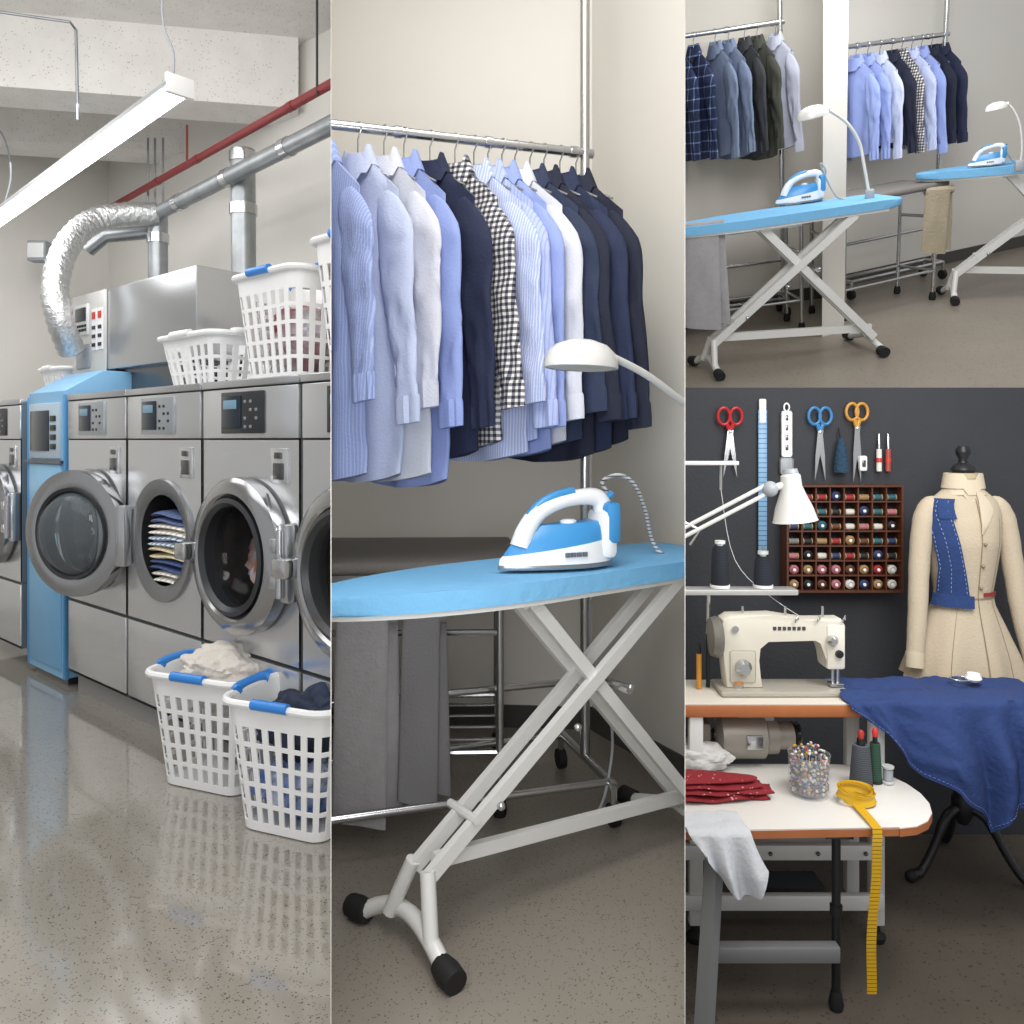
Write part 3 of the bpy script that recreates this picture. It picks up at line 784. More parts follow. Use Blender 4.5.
# ================================================================== ROOM C : upper right, two boards
struct(MB().box((-4, 2.5, -.05), (5, 14, 0)), 'floor', mat('floor_c', '#857d72', .36, 0, noise_=(2, .4, '#736b61'), speck=(60, .25, '#565047')), Cf)
w0, w1 = Cf.P(640, 322, h=0), Cf.P(835, 296, h=0)
WC = mat('wall_c', '#dfdcd5', .85)
_, tl, nl = wallseg(Cf, (w0.x, w0.y), (w1.x, w1.y), 3.4, 'wall_left', WC, 'baseboard_left')
c0, c1 = Cf.P(822, 337, h=0), Cf.P(844, 331, h=0)
e0 = V((c0.x, c0.y, 0)).normalized(); e1 = V((c1.x, c1.y, 0)).normalized()
qq = [c0, c1, c1+e1*1.2, c0+e0*1.2]
struct(MB().loft([qq, [p_+V((0, 0, 3.4)) for p_ in qq]]), 'wall_divider', mat('column_white', '#cfccc5', .8), Cf)
w2, w3 = Cf.P(835, 288, h=0), Cf.P(1060, 238, h=0)
_, tb, nb = wallseg(Cf, (w2.x, w2.y), (w3.x, w3.y), 3.6, 'wall_back', WC, 'baseboard_back')

def endpts(pa, pb, h=.93):
    a = Cf.P(pa[0], pa[1], h=h); b = Cf.P(pb[0], pb[1], h=h)
    return a, b, math.atan2(b.y-a.y, b.x-a.x), (b-a).length
a, b, yw, Lr = endpts((672, 227), (889, 195))
LB = max(Lr, 1.45)
iron_board(Cf, (b.x-math.cos(yw)*LB, b.y-math.sin(yw)*LB, 0), yw, LB, 'blue ironing board nearest in the upper room, left of the white wall end', lw=1.3)
B1 = (a, b, yw)
a, b, yw, Lr = endpts((916, 173), (1060, 158))
iron_board(Cf, (a.x, a.y, 0), yw, 1.35, 'farther blue ironing board at the right of the upper room', lw=1.3)
q = Cf.P(799, 203, h=.935); iron(Cf, q, B1[2]-.1, 'small blue iron on the nearer board of the upper room', .92)
q1 = q
q = Cf.P(986, 166, h=.935); iron(Cf, q, yw-.1, 'small blue iron on the farther board of the upper room', .7)
q2 = q
pts = [B1[1]+V((-.12*math.cos(B1[2]), -.12*math.sin(B1[2]), 0))]; d0 = pts[0].y
pts += [Cf.P(864, 165, d=d0), Cf.P(859, 142, d=d0), Cf.P(847, 123, d=d0-.03), Cf.P(832, 112, d=d0-.06), Cf.P(826, 109, d=d0-.08)]
board_lamp(Cf, pts, .095, 'white gooseneck lamp clamped on the nearer upper room board')
pts = [Cf.P(1019, 168, h=.93)]; d0 = pts[0].y
pts += [Cf.P(1022, 150, d=d0), Cf.P(1020, 125, d=d0), Cf.P(1013, 109, d=d0), Cf.P(1007, 104, d=d0)]
board_lamp(Cf, pts, .065, 'white gooseneck lamp above the farther upper room board')
for qq, pxs, l in ((q1, [(818, 192), (826, 172), (820, 163), (826, 178), (836, 196), (845, 199)], 'nearer'), (q2, [(998, 158), (1004, 148), (1000, 144), (1006, 152), (1014, 162), (1020, 164)], 'farther')):
    pts = [Cf.P(x, y, d=qq.y+.02) for x, y in pxs]
    solo(MB().tube(spline(pts, 5), .005, 6), 'iron_cord', GREYB, 'looping cord of the iron on the %s upper room board' % l, 'cord', Cf, pts[0], world=True)
def proj(fr, p_):
    w = fr.M @ p_; return (CX+F*w.x/w.y, HY-F*(w.z-1.3)/w.y)
def rackC(a, b, seq, pxs, label, gl, ext=.5, k=.9, yaw=-46, ln=.8):
    z = (a.z+b.z)/2; a.z = b.z = z
    rack(Cf, a, b, label, ext=ext, base=.2)
    for i, (c, l) in enumerate(seq):
        best = min((j/200 for j in range(201)), key=lambda t: abs(proj(Cf, a.lerp(b, t))[0]-pxs[i]))
        q = a.lerp(b, best); y = math.radians(yaw+random.uniform(-4, 4))
        shirt(Cf, q, y, S[c], l, ln+random.uniform(-.05, .05), gl, seed=i+30, k=k, near=False)
        hanger(Cf, q, y, 1, 'hangers in '+gl, 'thin metal hanger on the rail of the '+gl)
seq = [('plaid', 'navy plaid shirt at the left edge of the upper left rack'), ('plaid', 'second navy plaid shirt on the upper left rack'), ('greyblue', 'grey blue shirt right of the plaid ones on the upper left rack'), ('greyblue', 'another grey blue shirt in the middle of the upper left rack'), ('charcoal', 'charcoal shirt on the upper left rack'), ('olive', 'dark olive shirt on the upper left rack'), ('pwhite', 'pale shirt at the right end of the upper left rack')]
rackC(Cf.W(664, 24, w0, nl, .36), Cf.W(780, 37, w0, nl, .36), seq, [676, 693, 715, 728, 744, 757, 775], 'chrome rack with plaid and grey shirts in the upper room', 'upper left rack', k=.84, ln=.9)
seq = [('lightblue', 'light blue shirt at the left end of the upper right rack'), ('lightblue', 'second light blue shirt on the upper right rack'), ('iceblue', 'very pale blue shirt on the upper right rack'), ('darknavy', 'dark navy shirt left of the middle on the upper right rack'), ('gingham', 'gingham shirt on the upper right rack'), ('pinstripe', 'blue striped shirt on the upper right rack'), ('lightblue', 'light blue shirt before the navy ones on the upper right rack'), ('darknavy', 'dark navy shirt near the right end of the upper right rack'), ('navy', 'navy shirt at the right end of the upper right rack')]
rackC(Cf.W(846, 38, w2, nb, .34), Cf.W(945, 43, w2, nb, .34), seq, [856, 868, 880, 892, 902, 912, 922, 932, 943], 'chrome rack with blue and navy shirts in the upper room', 'upper right rack', k=.82, ln=.8)
q = Cf.W(660, 280, w0, nl, .95); press_table(Cf, (q.x, q.y, 0), math.atan2(tl.y, tl.x), 1.05, .42, .8, 'grey pressing table behind the nearer upper room board', bars=False)
q = Cf.W(842, 280, w2, nb, .95); q_e = Cf.W(945, 280, w2, nb, .95)
press_table(Cf, (q.x, q.y, 0), math.atan2(tb.y, tb.x), (q_e-q).xy.length, .45, .86, 'long grey pressing table below the upper right rack', bars=False)
q = Cf.P(703, 226, d=4.9); trousers(Cf, q, .1, .24, .62, GT, 'grey trousers hanging behind the nearer upper room board', None, 2)
q = Cf.W(940, 190, w2, nb, .99); trousers(Cf, q, .25, .19, .44, mat('beige_cloth', '#9c937f', .9, bump=(60, .3)), 'beige trousers hanging below the upper right rack', None, 3)

# ================================================================== ROOM D : sewing room
struct(MB().box((.3, 1.6, -.05), (3.2, 4.5, 0)), 'floor', mat('floor_d', '#5b544b', .45, 0, noise_=(3, .5, '#4b453e'), speck=(60, .25, '#39352f')), D)
struct(MB().box((.5, 3.65, 0), (3.2, 3.72, 2.3)), 'wall_back', mat('charcoal_wall', '#36383d', .8, noise_=(3, .4, '#2f3136'), bump=(60, .15)), D)
WD = 3.64
def DP(x, y, d=WD): return D.P(x, y, d=d)
def scissors(px, py, ln, mt, label, op=.16):
    q = DP(px, py, WD-.015)
    r = thing('scissors', label, 'scissors', D, q, 0, 'scissors on the dark wall')
    for s_ in (-1, 1):
        R = MX.Rotation(s_*op, 4, 'Y')
        M = R @ RX90
        MB().prism([(-.012, .01), (.012, .01), (.010, -ln*.3), (s_*.001, -ln*.62), (-.010, -ln*.3)], s_*.004, s_*.004+.003, M=M).build('blade', CHROME, r)
        c = R @ V((s_*.016, 0, .075))
        ring = [c+V((.027*math.cos(t), 0, .038*math.sin(t))) for t in [2*PI*q_/16 for q_ in range(16)]]
        m = MB().tube(ring, .007, 8, closed=True); m.tube([R @ V((0, 0, 0)), R @ V((s_*.008, 0, .037))], .01, 8); m.build('handle', mt, r)
    MB().lathe([(.008, 0), (.008, .012), (.003, .014)], 12, RX90).build('pivot_screw', CHROME, r)
    return r
scissors(730, 432, .34, mat('red_handle', '#b01c25', .35), 'scissors with red handles at the left of the dark wall')
scissors(820, 432, .36, mat('blue_handle', '#3678ae', .35), 'scissors with blue handles on the dark wall', .12)
scissors(857, 428, .4, mat('orange_handle', '#bd8730', .35), 'scissors with orange handles on the dark wall', .08)
q = DP(762, 555); m = MB(); H = .66
m.box((-.02, -.012, 0), (.02, -.004, H), .003)
r = thing('hanging_ruler', 'long blue ruler hanging on the dark wall beside the red scissors', 'ruler', D, q)
m.build('ruler_strip', mat('blue_ruler', '#7fa6c8', .4, stripe=(2, .022, '#2b5f95', .16)), r)
MB().box((-.016, -.014, H-.06), (.016, -.004, H+.05), .006).build('ruler_head', WHITEP, r)
q = DP(786, 470); r = thing('hem_gauge', 'white slotted gauge hanging between the ruler and the blue scissors', 'gauge', D, q)
MB().box((-.024, -.012, .06), (.024, -.004, .27), .01).build('gauge_plate', WHITEP, r)
for k in range(4): MB().box((-.006, -.015, .09+.045*k), (.006, -.011, .115+.045*k), .002).build('slot', DSTEEL, r)
MB().box((-.03, -.012, -.02), (.03, -.004, .06), .012).build('gauge_foot', GREYB, r)
MB().tube([(.012*math.cos(t), -.008, .285+.018*math.sin(t)) for t in [2*PI*k/12 for k in range(12)]], .004, 6, closed=True).build('hang_loop', WHITEP, r)
q = DP(838, 472); r = thing('tassel', 'dark teal tassel hanging between the blue and orange scissors', 'tassel', D, q)
MB().lathe([(.034, 0), (.03, .06), (.018, .13), (.01, .15), (0, .16)], 14, T(0, -.035, 0)).build('fringe', mat('teal_tassel', '#1e3d54', .8, bump=(90, .6)), r)
MB().tube([(0, -.03, .15), (0, -.01, .2)], .004, 6).build('cord_loop', BLACKP, r)
q = DP(861, 471); r = thing('thread_nipper', 'small white clip under the orange scissors', 'clip', D, q)
MB().box((-.018, -.03, 0), (.018, -.004, .07), .008).build('clip_body', WHITEP, r); MB().box((-.008, -.034, .02), (.008, -.028, .05), .002).build('clip_slot', DSTEEL, r)
for px, c, l in ((877, '#d8d8d6', 'white and red seam ripper, left of two at the right of the tools'), (886, '#a0463c', 'red tipped seam ripper, right of two at the right of the tools')):
    q = DP(px, 471); r = thing('seam_ripper', l, 'seam ripper', D, q)
    MB().tube([(0, -.02, .0), (0, -.02, .1)], [.012, .012], 10).build('handle', mat('rip'+c, c, .4), r)
    MB().tube([(0, -.02, .1), (0, -.02, .15), (0, -.02, .17)], [.006, .005, .002], 8).build('blade', CHROME, r)
    MB().tube([(0, -.02, .04), (0, -.02, .06)], .0135, 10).build('band', mat('red_band', '#c23a30', .4), r)

WOOD = mat('dark_wood', '#5c3322', .5, noise_=(12, .5, '#452517'))
o0, o1 = DP(782, 587), DP(892, 486); W_, H_ = o1.x-o0.x, o1.z-o0.z
r = thing('thread_organizer', 'wooden wall organizer full of small compartments', 'organizer', D, (o0.x, WD-.09, o0.z))
NCc, NR = 8, 7
MB().box((0, .075, 0), (W_, .085, H_)).build('back_board', mat('org_back', '#1d1614', .7), r)
m = MB(); t = .009
m.box((-t, 0, -t), (0, .085, H_+t)); m.box((W_, 0, -t), (W_+t, .085, H_+t)); m.box((0, 0, -t), (W_, .085, 0)); m.box((0, 0, H_), (W_, .085, H_+t)); m.build('frame', WOOD, r)
for k in range(1, NCc): MB().box((W_*k/NCc-.003, .01, 0), (W_*k/NCc+.003, .075, H_)).build('divider', WOOD, r)
for k in range(1, NR): MB().box((0, .008, H_*k/NR-.003), (W_, .075, H_*k/NR+.003)).build('shelf', WOOD, r)
scol = [('red', '#8e2128'), ('white', '#c9c6c0'), ('tan', '#94764e'), ('teal', '#265a63'), ('grey', '#6c6f73'), ('brown', '#5a3522'), ('pink', '#a8666f'), ('dark blue', '#26345a'), ('black', '#1c1c1f')]
protos = {}
random.seed(21)
cw, chh = W_/NCc, H_/NR
for i in range(NCc):
    for j in range(NR):
        nm, c = random.choice(scol); up = j < 2 or (i+2*j) % 5 == 0
        key = (nm, up); q = V((o0.x+cw*(i+.5), WD-.055, o0.z+chh*j+.0035))
        lab = ('%s button disc facing out of an organizer compartment' if up else '%s thread roll lying in an organizer compartment') % nm
        if key not in protos:
            rr = thing('button_roll' if up else 'thread_roll', lab, 'button roll' if up else 'thread roll', D, q, 0, nm+(' discs' if up else ' rolls')+' in the wooden organizer')
            mt = mat('thr_'+nm, c, .7)
            if up:
                M = T(0, 0, .021) @ RX90
                MB().lathe([(.02, -.01), (.021, .012), (.012, .02), (.006, .014), (0, .014)], 16, M).build('disc', mt, rr)
                MB().lathe([(.007, .012), (.007, .02), (0, .02)], 10, M).build('hub', WHITEP, rr)
            else:
                M = T(-.021, 0, .015) @ MX.Rotation(PI/2, 4, 'Y')
                MB().lathe([(.013, .004), (.0145, .02), (.013, .038)], 14, M).build('thread', mt, rr)
                MB().lathe([(.0145, 0), (.0145, .004), (.007, .004), (.007, .038), (.0145, .038), (.0145, .042)], 14, M).build('reel', mat('reel_tan', '#9c8a68', .6), rr)
            protos[key] = rr
        else: dup(protos[key], D, q)

# sewing table
TW = mat('orange_wood', '#a9663a', .5, noise_=(10, .4, '#8f522c')); TL = mat('table_laminate', '#cfc9be', .4)
ST = .86; SX0, SX1, SY0, SY1 = .45, 1.8, 2.85, 3.14
r = thing('sewing_table', 'wooden edged sewing table on white metal legs carrying the sewing machine', 'table', D, (1.0, 3.0, 0))
def L2(x, y, z): return (x-1.0, y-3.0, z)
MB().box(L2(SX0, SY0, ST-.05), L2(SX1, SY1, ST-.006), .006).build('tabletop', TW, r)
MB().box(L2(SX0, SY0+.004, ST-.008), L2(SX1, SY1, ST), .003).build('laminate', TL, r)
for x, y in ((1.31, SY0+.03), (1.31, SY1-.05), (.66, SY0+.03)):
    MB().box(L2(x-.025, y-.02, .06), L2(x+.025, y+.02, ST-.05), .006).build('leg', WHITEM, r)
    MB().lathe([(.03, 0), (.034, .02), (.015, .035), (.015, .07)], 12, T(V(L2(x, y, 0)))).build('foot', RUB, r)
for z in (.12, .3):
    MB().box(L2(.6, SY0+.0, z), L2(1.33, SY0+.03, z+.055), .006).build('cross_beam', WHITEM, r)
MB().box(L2(.7, SY0+.06, .3), L2(1.25, SY1-.05, .315), .004).build('lower_shelf', WHITEM, r)
MB().box(L2(.8, SY0+.04, .14), L2(1.15, SY0+.2, .16), .006).build('treadle', DSTEEL, r)
for k in range(4): MB().ball(L2(.75+.17*k, SY0-.002, .327), .008, 2).build('bolt', DSTEEL, r)
q = V((.93, 2.98, .7)); r = thing('sewing_motor', 'grey cylindrical motor hanging under the sewing table', 'motor', D, q)
M = T(-.17, 0, 0) @ MX.Rotation(PI/2, 4, 'Y')
MB().lathe([(0, -.01), (.04, -.008), (.06, .005), (.078, .01), (.082, .03), (.082, .17), (.066, .18), (.066, .22), (.05, .225), (.05, .28), (0, .28)], 28, M).build('motor_housing', mat('motor_beige', '#96928a', .4, .3), r)
for k in range(8):
    a = PI+PI*(k-3.5)*.15
    MB().tube([M @ V((.083*math.cos(a+PI/2), -.083*math.sin(a+PI/2), .04)), M @ V((.083*math.cos(a+PI/2), -.083*math.sin(a+PI/2), .16))], .004, 6).build('cooling_fin', mat('motor_fin', '#6c685d', .5), r)
MB().lathe([(.05, .285), (.038, .295), (.05, .305)], 20, M).build('pulley', DSTEEL, r)
MB().lathe([(.02, -.02), (.03, -.012), (.03, -.01)], 16, M).build('end_bolt', DSTEEL, r)
MB().box((-.1, -.03, .06), (.04, .03, .105), .008).build('mount', GREYB, r)
MB().box((-.08, -.09, -.02), (-.02, -.078, .03), .003).build('data_plate', CHROME, r)
MB().box((-.26, -.05, -.04), (-.2, .04, .06), .01).build('switch_box', mat('motor_box', '#7d786e', .5), r)

CREAM = mat('machine_cream', '#cfcabd', .35)
q = V((.745, 3.0, ST+.002)); r = thing('sewing_machine', 'cream industrial sewing machine on the wooden edged table', 'sewing machine', D, q)
MY = MX(((1, 0, 0, 0), (0, 0, -1, 0), (0, 1, 0, 0), (0, 0, 0, 1)))
MB().box((.02, -.085, 0), (.49, .08, .02), .006).build('bed', mat('bed_steel', '#b3aea2', .3, .2), r)
prof = [(.05, .02), (.185, .02), (.175, .06), (.16, .12), (.165, .17), (.2, .2), (.38, .205), (.405, .19), (.415, .1), (.472, .1), (.482, .14), (.49, .25), (.475, .275), (.34, .272), (.22, .29), (.06, .288), (.035, .272), (.03, .2)]
MB().prism(prof, -.042, .042, M=MY, bev=.009).build('machine_arm', CREAM, r)
MB().box((.418, -.05, .09), (.486, .048, .255), .009).build('head_cover', mat('machine_cream2', '#d9d5ca', .35), r)
MB().box((.06, -.048, .04), (.155, -.038, .16), .008).build('side_cover', mat('machine_cream3', '#bdb8aa', .4), r)
MB().tube([(.45, -.02, .1), (.45, -.02, .03)], .006, 8).build('needle_bar', CHROME, r)
m = MB(); m.tube([(.468, -.02, .12), (.468, -.02, .035)], .007, 8); m.box((.435, -.04, .024), (.485, .0, .036), .003); m.build('presser_foot', CHROME, r)
MB().lathe([(.03, -.03), (.07, -.025), (.078, -.01), (.07, .012), (.03, .016)], 24, T(.01, 0, .2) @ MX.Rotation(-PI/2, 4, 'Y')).build('handwheel', mat('hw_grey', '#7b7871', .35, .4), r)
MB().lathe([(.03, 0), (.03, .015), (.018, .03), (0, .03)], 20, T(.107, -.048, .1) @ RX90).build('stitch_dial', CHROME, r)
MB().lathe([(.02, 0), (.02, .012), (.01, .03), (0, .03)], 16, T(.435, -.05, .2) @ RX90).build('thread_tensioner', CHROME, r)
MB().lathe([(.014, 0), (.014, .012), (0, .016)], 16, T(.46, -.05, .15) @ RX90).build('tension_dial', BLACKP, r)
MB().lathe([(.012, 0), (.012, .01), (0, .012)], 16, T(.08, -.042, .24) @ RX90).build('thread_guide_disc', CHROME, r)
for x in (.12, .28, .42): MB().tube([(x, 0, .27), (x, 0, .315)], .005, 6).build('thread_pin', CHROME, r)
for x in (.3, .38, .475): MB().tube([(x, -.05, .265), (x, -.058, .28), (x+.008, -.05, .29), (x+.012, -.045, .275)], .003, 6).build('thread_guide', CHROME, r)
for k in range(7): MB().box((.22+.018*k, -.0445, .235), (.232+.018*k, -.0415, .248)).build('lettering', DSTEEL, r)
MB().tube([(.0, .04, .2), (.0, .04, .0)], .008, 6).build('belt_guard', BLACKP, r)
q = D.P(737, 692, h=ST+.003); r = thing('bobbin_tin', 'small metal bobbin tin in front of the machine base', 'tin', D, q)
MB().lathe([(.026, 0), (.026, .04), (.022, .045), (0, .045)], 18).build('tin_body', CHROME, r); MB().lathe([(.027, .03), (.027, .044), (0, .048)], 18).build('lid', mat('wood_lid', '#b98a5c', .5), r)
q = D.P(699, 688, h=ST+.003); r = thing('marking_pen', 'orange upright marker standing left of the sewing machine', 'marker', D, q)
MB().tube([(0, 0, 0), (0, 0, .13)], .01, 10).build('barrel', mat('pen_orange', '#c98a2e', .4), r); MB().tube([(0, 0, .13), (0, 0, .17)], [.009, .004], 10).build('cap', BLACKP, r)

q = D.P(715, 690, h=ST+.003)+V((0, .1, 0)); r = thing('thread_stand', 'thin metal thread stand rising behind the sewing machine', 'stand', D, q)
def rel(x, y): return DP(x, y, q.y)-q
MB().tube([(0, 0, 0), (0, 0, rel(715, 592).z)], .008, 8).build('pole', CHROME, r)
MB().box(rel(680, 592)+V((0, -.04, -.006)), rel(795, 588)+V((0, .04, .0)), .004).build('spool_tray', mat('tray_grey', '#b9bab8', .4, .4), r)
MB().box(rel(680, 464)+V((0, -.03, -.004)), rel(737, 461)+V((0, .03, 0)), .003).build('upper_arm', WHITEM, r)
MB().tube([rel(721, 463), rel(721, 490)], .006, 6).build('thread_guide', CHROME, r)
for px in (720, 763): MB().tube([rel(px, 590), rel(px, 545)], .005, 6).build('spool_pin', CHROME, r)
tr0 = rel(0, 588).z+q.z+.002
def cone(px, h, c, l):
    p_ = V((DP(px, 588, q.y).x, q.y, tr0)); r_ = thing('thread_spool', l, 'thread spool', D, p_)
    MB().lathe([(.034, .012), (.036, .03), (.03, h-.02), (.02, h-.008)], 20).build('thread', mat('thc'+c, c, .8, stripe=(2, .006, '#0c1017', .4)), r_)
    MB().lathe([(.038, 0), (.038, .012), (.012, .012), (.012, h), (.02, h), (.02, h+.012), (0, h+.012)], 20).build('core', WHITEP, r_)
cone(720, .17, '#1f2733', 'dark thread spool, left of two on the thin metal stand'); cone(763, .13, '#23293a', 'dark navy thread spool, right of two on the thin metal stand')
pts = [DP(721, 490, q.y), DP(735, 560, q.y), DP(775, 600, q.y), DP(840, 640, q.y-.1)]
solo(MB().tube(spline(pts, 5), .0012, 5), 'sewing_thread', WHITEP, 'thin pale thread running from the stand to the machine', 'thread', D, pts[0], world=True)

d = 2.98; r = thing('task_lamp', 'white articulated task lamp reaching in over the sewing machine', 'lamp', D, DP(680, 535, d)); o = DP(680, 535, d)
def rl(x, y, dd=d): return DP(x, y, dd)-o
for e in (0, 9): MB().tube([rl(676, 532+e), rl(768, 484+e)], .008, 8).build('arm', WHITEM, r)
MB().tube([rl(680, 520), rl(700, 530), rl(690, 545)], .006, 8).build('spring', CHROME, r)
MB().ball(rl(770, 489), .03, 3).build('joint', GREYB, r)
MB().tube([rl(770, 489), rl(790, 483)], .014, 10).build('neck', WHITEM, r)
M = T(rl(791, 481)) @ MX.Rotation(math.radians(-6), 4, 'Y')
s_ = MB().lathe([(.083, -.15), (.08, -.146), (.068, -.1), (.048, -.05), (.038, -.02), (.036, .02), (.025, .032), (0, .034)], 28, M, cap=False).build('lamp_shade', WHITEM, r)
MB().lathe([(.078, -.146), (.06, -.11), (0, -.1)], 28, M).build('lamp_opening', mat('warm_opening', '#efe6c8', .5), s_)
MB().lathe([(.03, .03), (.026, .045), (0, .045)], 16, M).build('cap', GREYB, r)

# mannequin + jacket
md = 3.34; mx = (963-CX)/F*md
JK = mat('cream_jacket', '#b6a994', .85, bump=(110, .2)); DEN = mat('denim', '#223c70', .9, bump=(150, .3), noise_=(40, .4, '#1c3159'))
r = thing('dress_form', 'black legged dress form on a tripod stand at the right', 'mannequin', D, (mx, md, 0))
MB().lathe([(.06, -.02), (.058, .03), (.062, .06), (.05, .078)], 24, T(0, 0, 1.585)).build('neck', mat('form_beige', '#a99a80', .85), r)
MB().lathe([(.042, 0), (.048, .015), (.04, .03), (.018, .045), (.016, .06), (.028, .085), (.028, .1), (.018, .115), (0, .12)], 24, T(0, 0, 1.66)).build('finial', BLACKP, r)
rgs = []
for z, a, b_ in ((.9, .13, .09), (1.15, .1, .075), (1.4, .12, .09), (1.5, .11, .06), (1.57, .06, .05), (1.62, .05, .05)):
    rgs.append([V((a*math.cos(t), b_*math.sin(t), z)) for t in [2*PI*k/24 for k in range(24)]])
MB().loft(rgs).build('torso', MATS['form_beige'], r)
MB().lathe([(.02, .32), (.02, .9)], 12).build('pole', BLACKP, r)
MB().lathe([(.02, .2), (.04, .24), (.045, .3), (.03, .34), (.024, .38), (.038, .42), (.03, .46), (.022, .5)], 18).build('stand_hub', BLACKP, r)
for k in range(3):
    a = math.radians(-160+120*k)
    dx, dy = math.cos(a), math.sin(a)*.9
    MB().tube(spline([(dx*.02, dy*.02, .27), (dx*.09, dy*.09, .24), (dx*.16, dy*.16, .12), (dx*.22, dy*.22, .04), (dx*.27, dy*.27, .03)], 5), [.02]*8+[.017]*8+[.02]*5, 10).build('leg', BLACKP, r)
    MB().ball((dx*.275, dy*.275, .026), .025, 2).build('foot', RUB, r)
jk = thing('tailored_jacket', 'cream tailored jacket on the dress form with a red trim at the waist', 'jacket', D, (mx, md, 0))
SEC = [(.82, .25, .165), (.92, .215, .148), (1.03, .165, .122), (1.12, .122, .1), (1.17, .113, .095), (1.26, .128, .106), (1.38, .146, .122), (1.46, .15, .112), (1.51, .15, .095), (1.545, .138, .082), (1.575, .105, .07), (1.6, .072, .06), (1.63, .062, .056)]
def jsec(z, t, off=0):
    for i in range(len(SEC)-1):
        if SEC[i][0] <= z <= SEC[i+1][0]:
            k = (z-SEC[i][0])/(SEC[i+1][0]-SEC[i][0]); a = SEC[i][1]*(1-k)+SEC[i+1][1]*k; b_ = SEC[i][2]*(1-k)+SEC[i+1][2]*k
            break
    else: a, b_ = SEC[-1][1:]
    rip = .014*max(0, (1.1-z)/.28)*math.sin(t*8)
    return V(((a+off+rip)*math.cos(t), (b_+off+rip)*math.sin(t), z))
zz = [.82+.81*i/38 for i in range(39)]
MB().loft([[jsec(z, 2*PI*k/56) for k in range(56)] for z in zz], cap=False).build('jacket_body', JK, jk, ang=60)
JE = mat('jacket_seam', '#84765f', .85); JL = mat('lapel_cream', '#c3b7a1', .85)
MB().grid(lambda u, v: jsec(.83+.73*v, -PI/2+.05+.02*u, .004), 1, 24).solid(.002).build('front_edge', JE, jk)
for a_ in (-.55, .62):
    MB().grid(lambda u, v: jsec(.84+.64*v, -PI/2+a_*(1+.2*v)+.012*u, .002), 1, 20).solid(.0015).build('dart_seam', JE, jk)
MB().grid(lambda u, v: jsec(1.152+.006*v, -PI/2-1.4+2.8*u, .003), 24, 1).solid(.0015).build('waist_seam', JE, jk)
def lp(u, v):
    z = 1.42+.17*v; wd = lerp_tab([(0, .02), (.55, .42), (1, .3)], v)
    return jsec(z, -PI/2+.05+.08*v*v+u*wd, .012-.004*u)
MB().grid(lp, 6, 14).solid(.004).build('lapel', JL, jk)
for s_ in (-1, 1):
    pts = spline([(s_*.1, 0, 1.54), (s_*.135, -.002, 1.525), (s_*.168, -.008, 1.46), (s_*.192, -.02, 1.3), (s_*.212, -.045, 1.1), (s_*.238, -.075, .92)], 5)
    n = len(pts)
    sl = MB().tube(pts, [lerp_tab([(0, .014), (.08, .03), (.18, .043), (.35, .045), (.7, .039), (1, .034)], i/n)*(1+.02*math.sin(i*2.1)) for i in range(n)], 16).build('sleeve', JK, jk, ang=60)
    MB().tube([pts[-1]+V((0, 0, .015)), pts[-1]+V((s_*.005, -.008, -.045))], .0365, 14).build('cuff', JL, sl)
rg = []
for z, a in ((1.575, .092), (1.605, .074), (1.66, .07), (1.662, .075), (1.6, .085)):
    rg.append([V((a*math.cos(t), a*.88*math.sin(t), z-(.025 if abs(t-1.5*PI) < .25 else 0))) for t in [2*PI*k/28 for k in range(28)]])
MB().loft(rg, cap=False).build('collar', JL, jk)
m = MB().grid(lambda u, v: jsec(1.165+.014*v, -PI/2+.25+.8*u, .008), 8, 1); m.solid(.004); m.build('waist_trim', mat('trim_red', '#8e2226', .6), jk)
for z in (1.2, 1.29, 1.38): MB().ball(jsec(z, -PI/2+.13, .006), .007, 2).build('button', mat('jacket_button', '#8a7a62', .4), jk)
def dn(u, v):
    z = 1.16+.4*v
    l = lerp_tab([(0, -1.35), (.3, -1.1), (.6, -1.2), (.85, -1.45), (1, -1.45)], v); r_ = lerp_tab([(0, -.25), (.3, -.38), (.6, -.52), (.85, -.65), (1, -.7)], v)
    return jsec(z, -PI/2+l+(r_-l)*u, .018)
dp = thing('denim_bodice', 'blue denim bodice piece pinned over one side of the cream jacket', 'denim piece', D, (mx, md, 0))
m = MB().grid(dn, 12, 18); m.solid(.005); m.build('denim_panel', DEN, dp, ang=60)
MB().grid(lambda u, v: dn(.55+.5*u, .8+.2*v)+V((.008*u, -.008, 0)), 4, 4).solid(.004).build('denim_collar', DEN, dp)
ST_ = mat('white_stitch', '#8fa0c4', .8)
for uu in (.07, .5, .93):
    m = MB()
    for k in range(22):
        a, b_ = dn(uu, k/22), dn(uu, (k+.5)/22); off = V((0, -.003, 0)); m.tube([a+off, b_+off], .0012, 5)
    m.build('stitching', ST_, dp)
m = MB().grid(lambda u, v: jsec(1.12+.05*v, -PI/2-1.4+1.25*u, .026), 10, 1); m.solid(.005); m.build('waistband', DEN, dp)

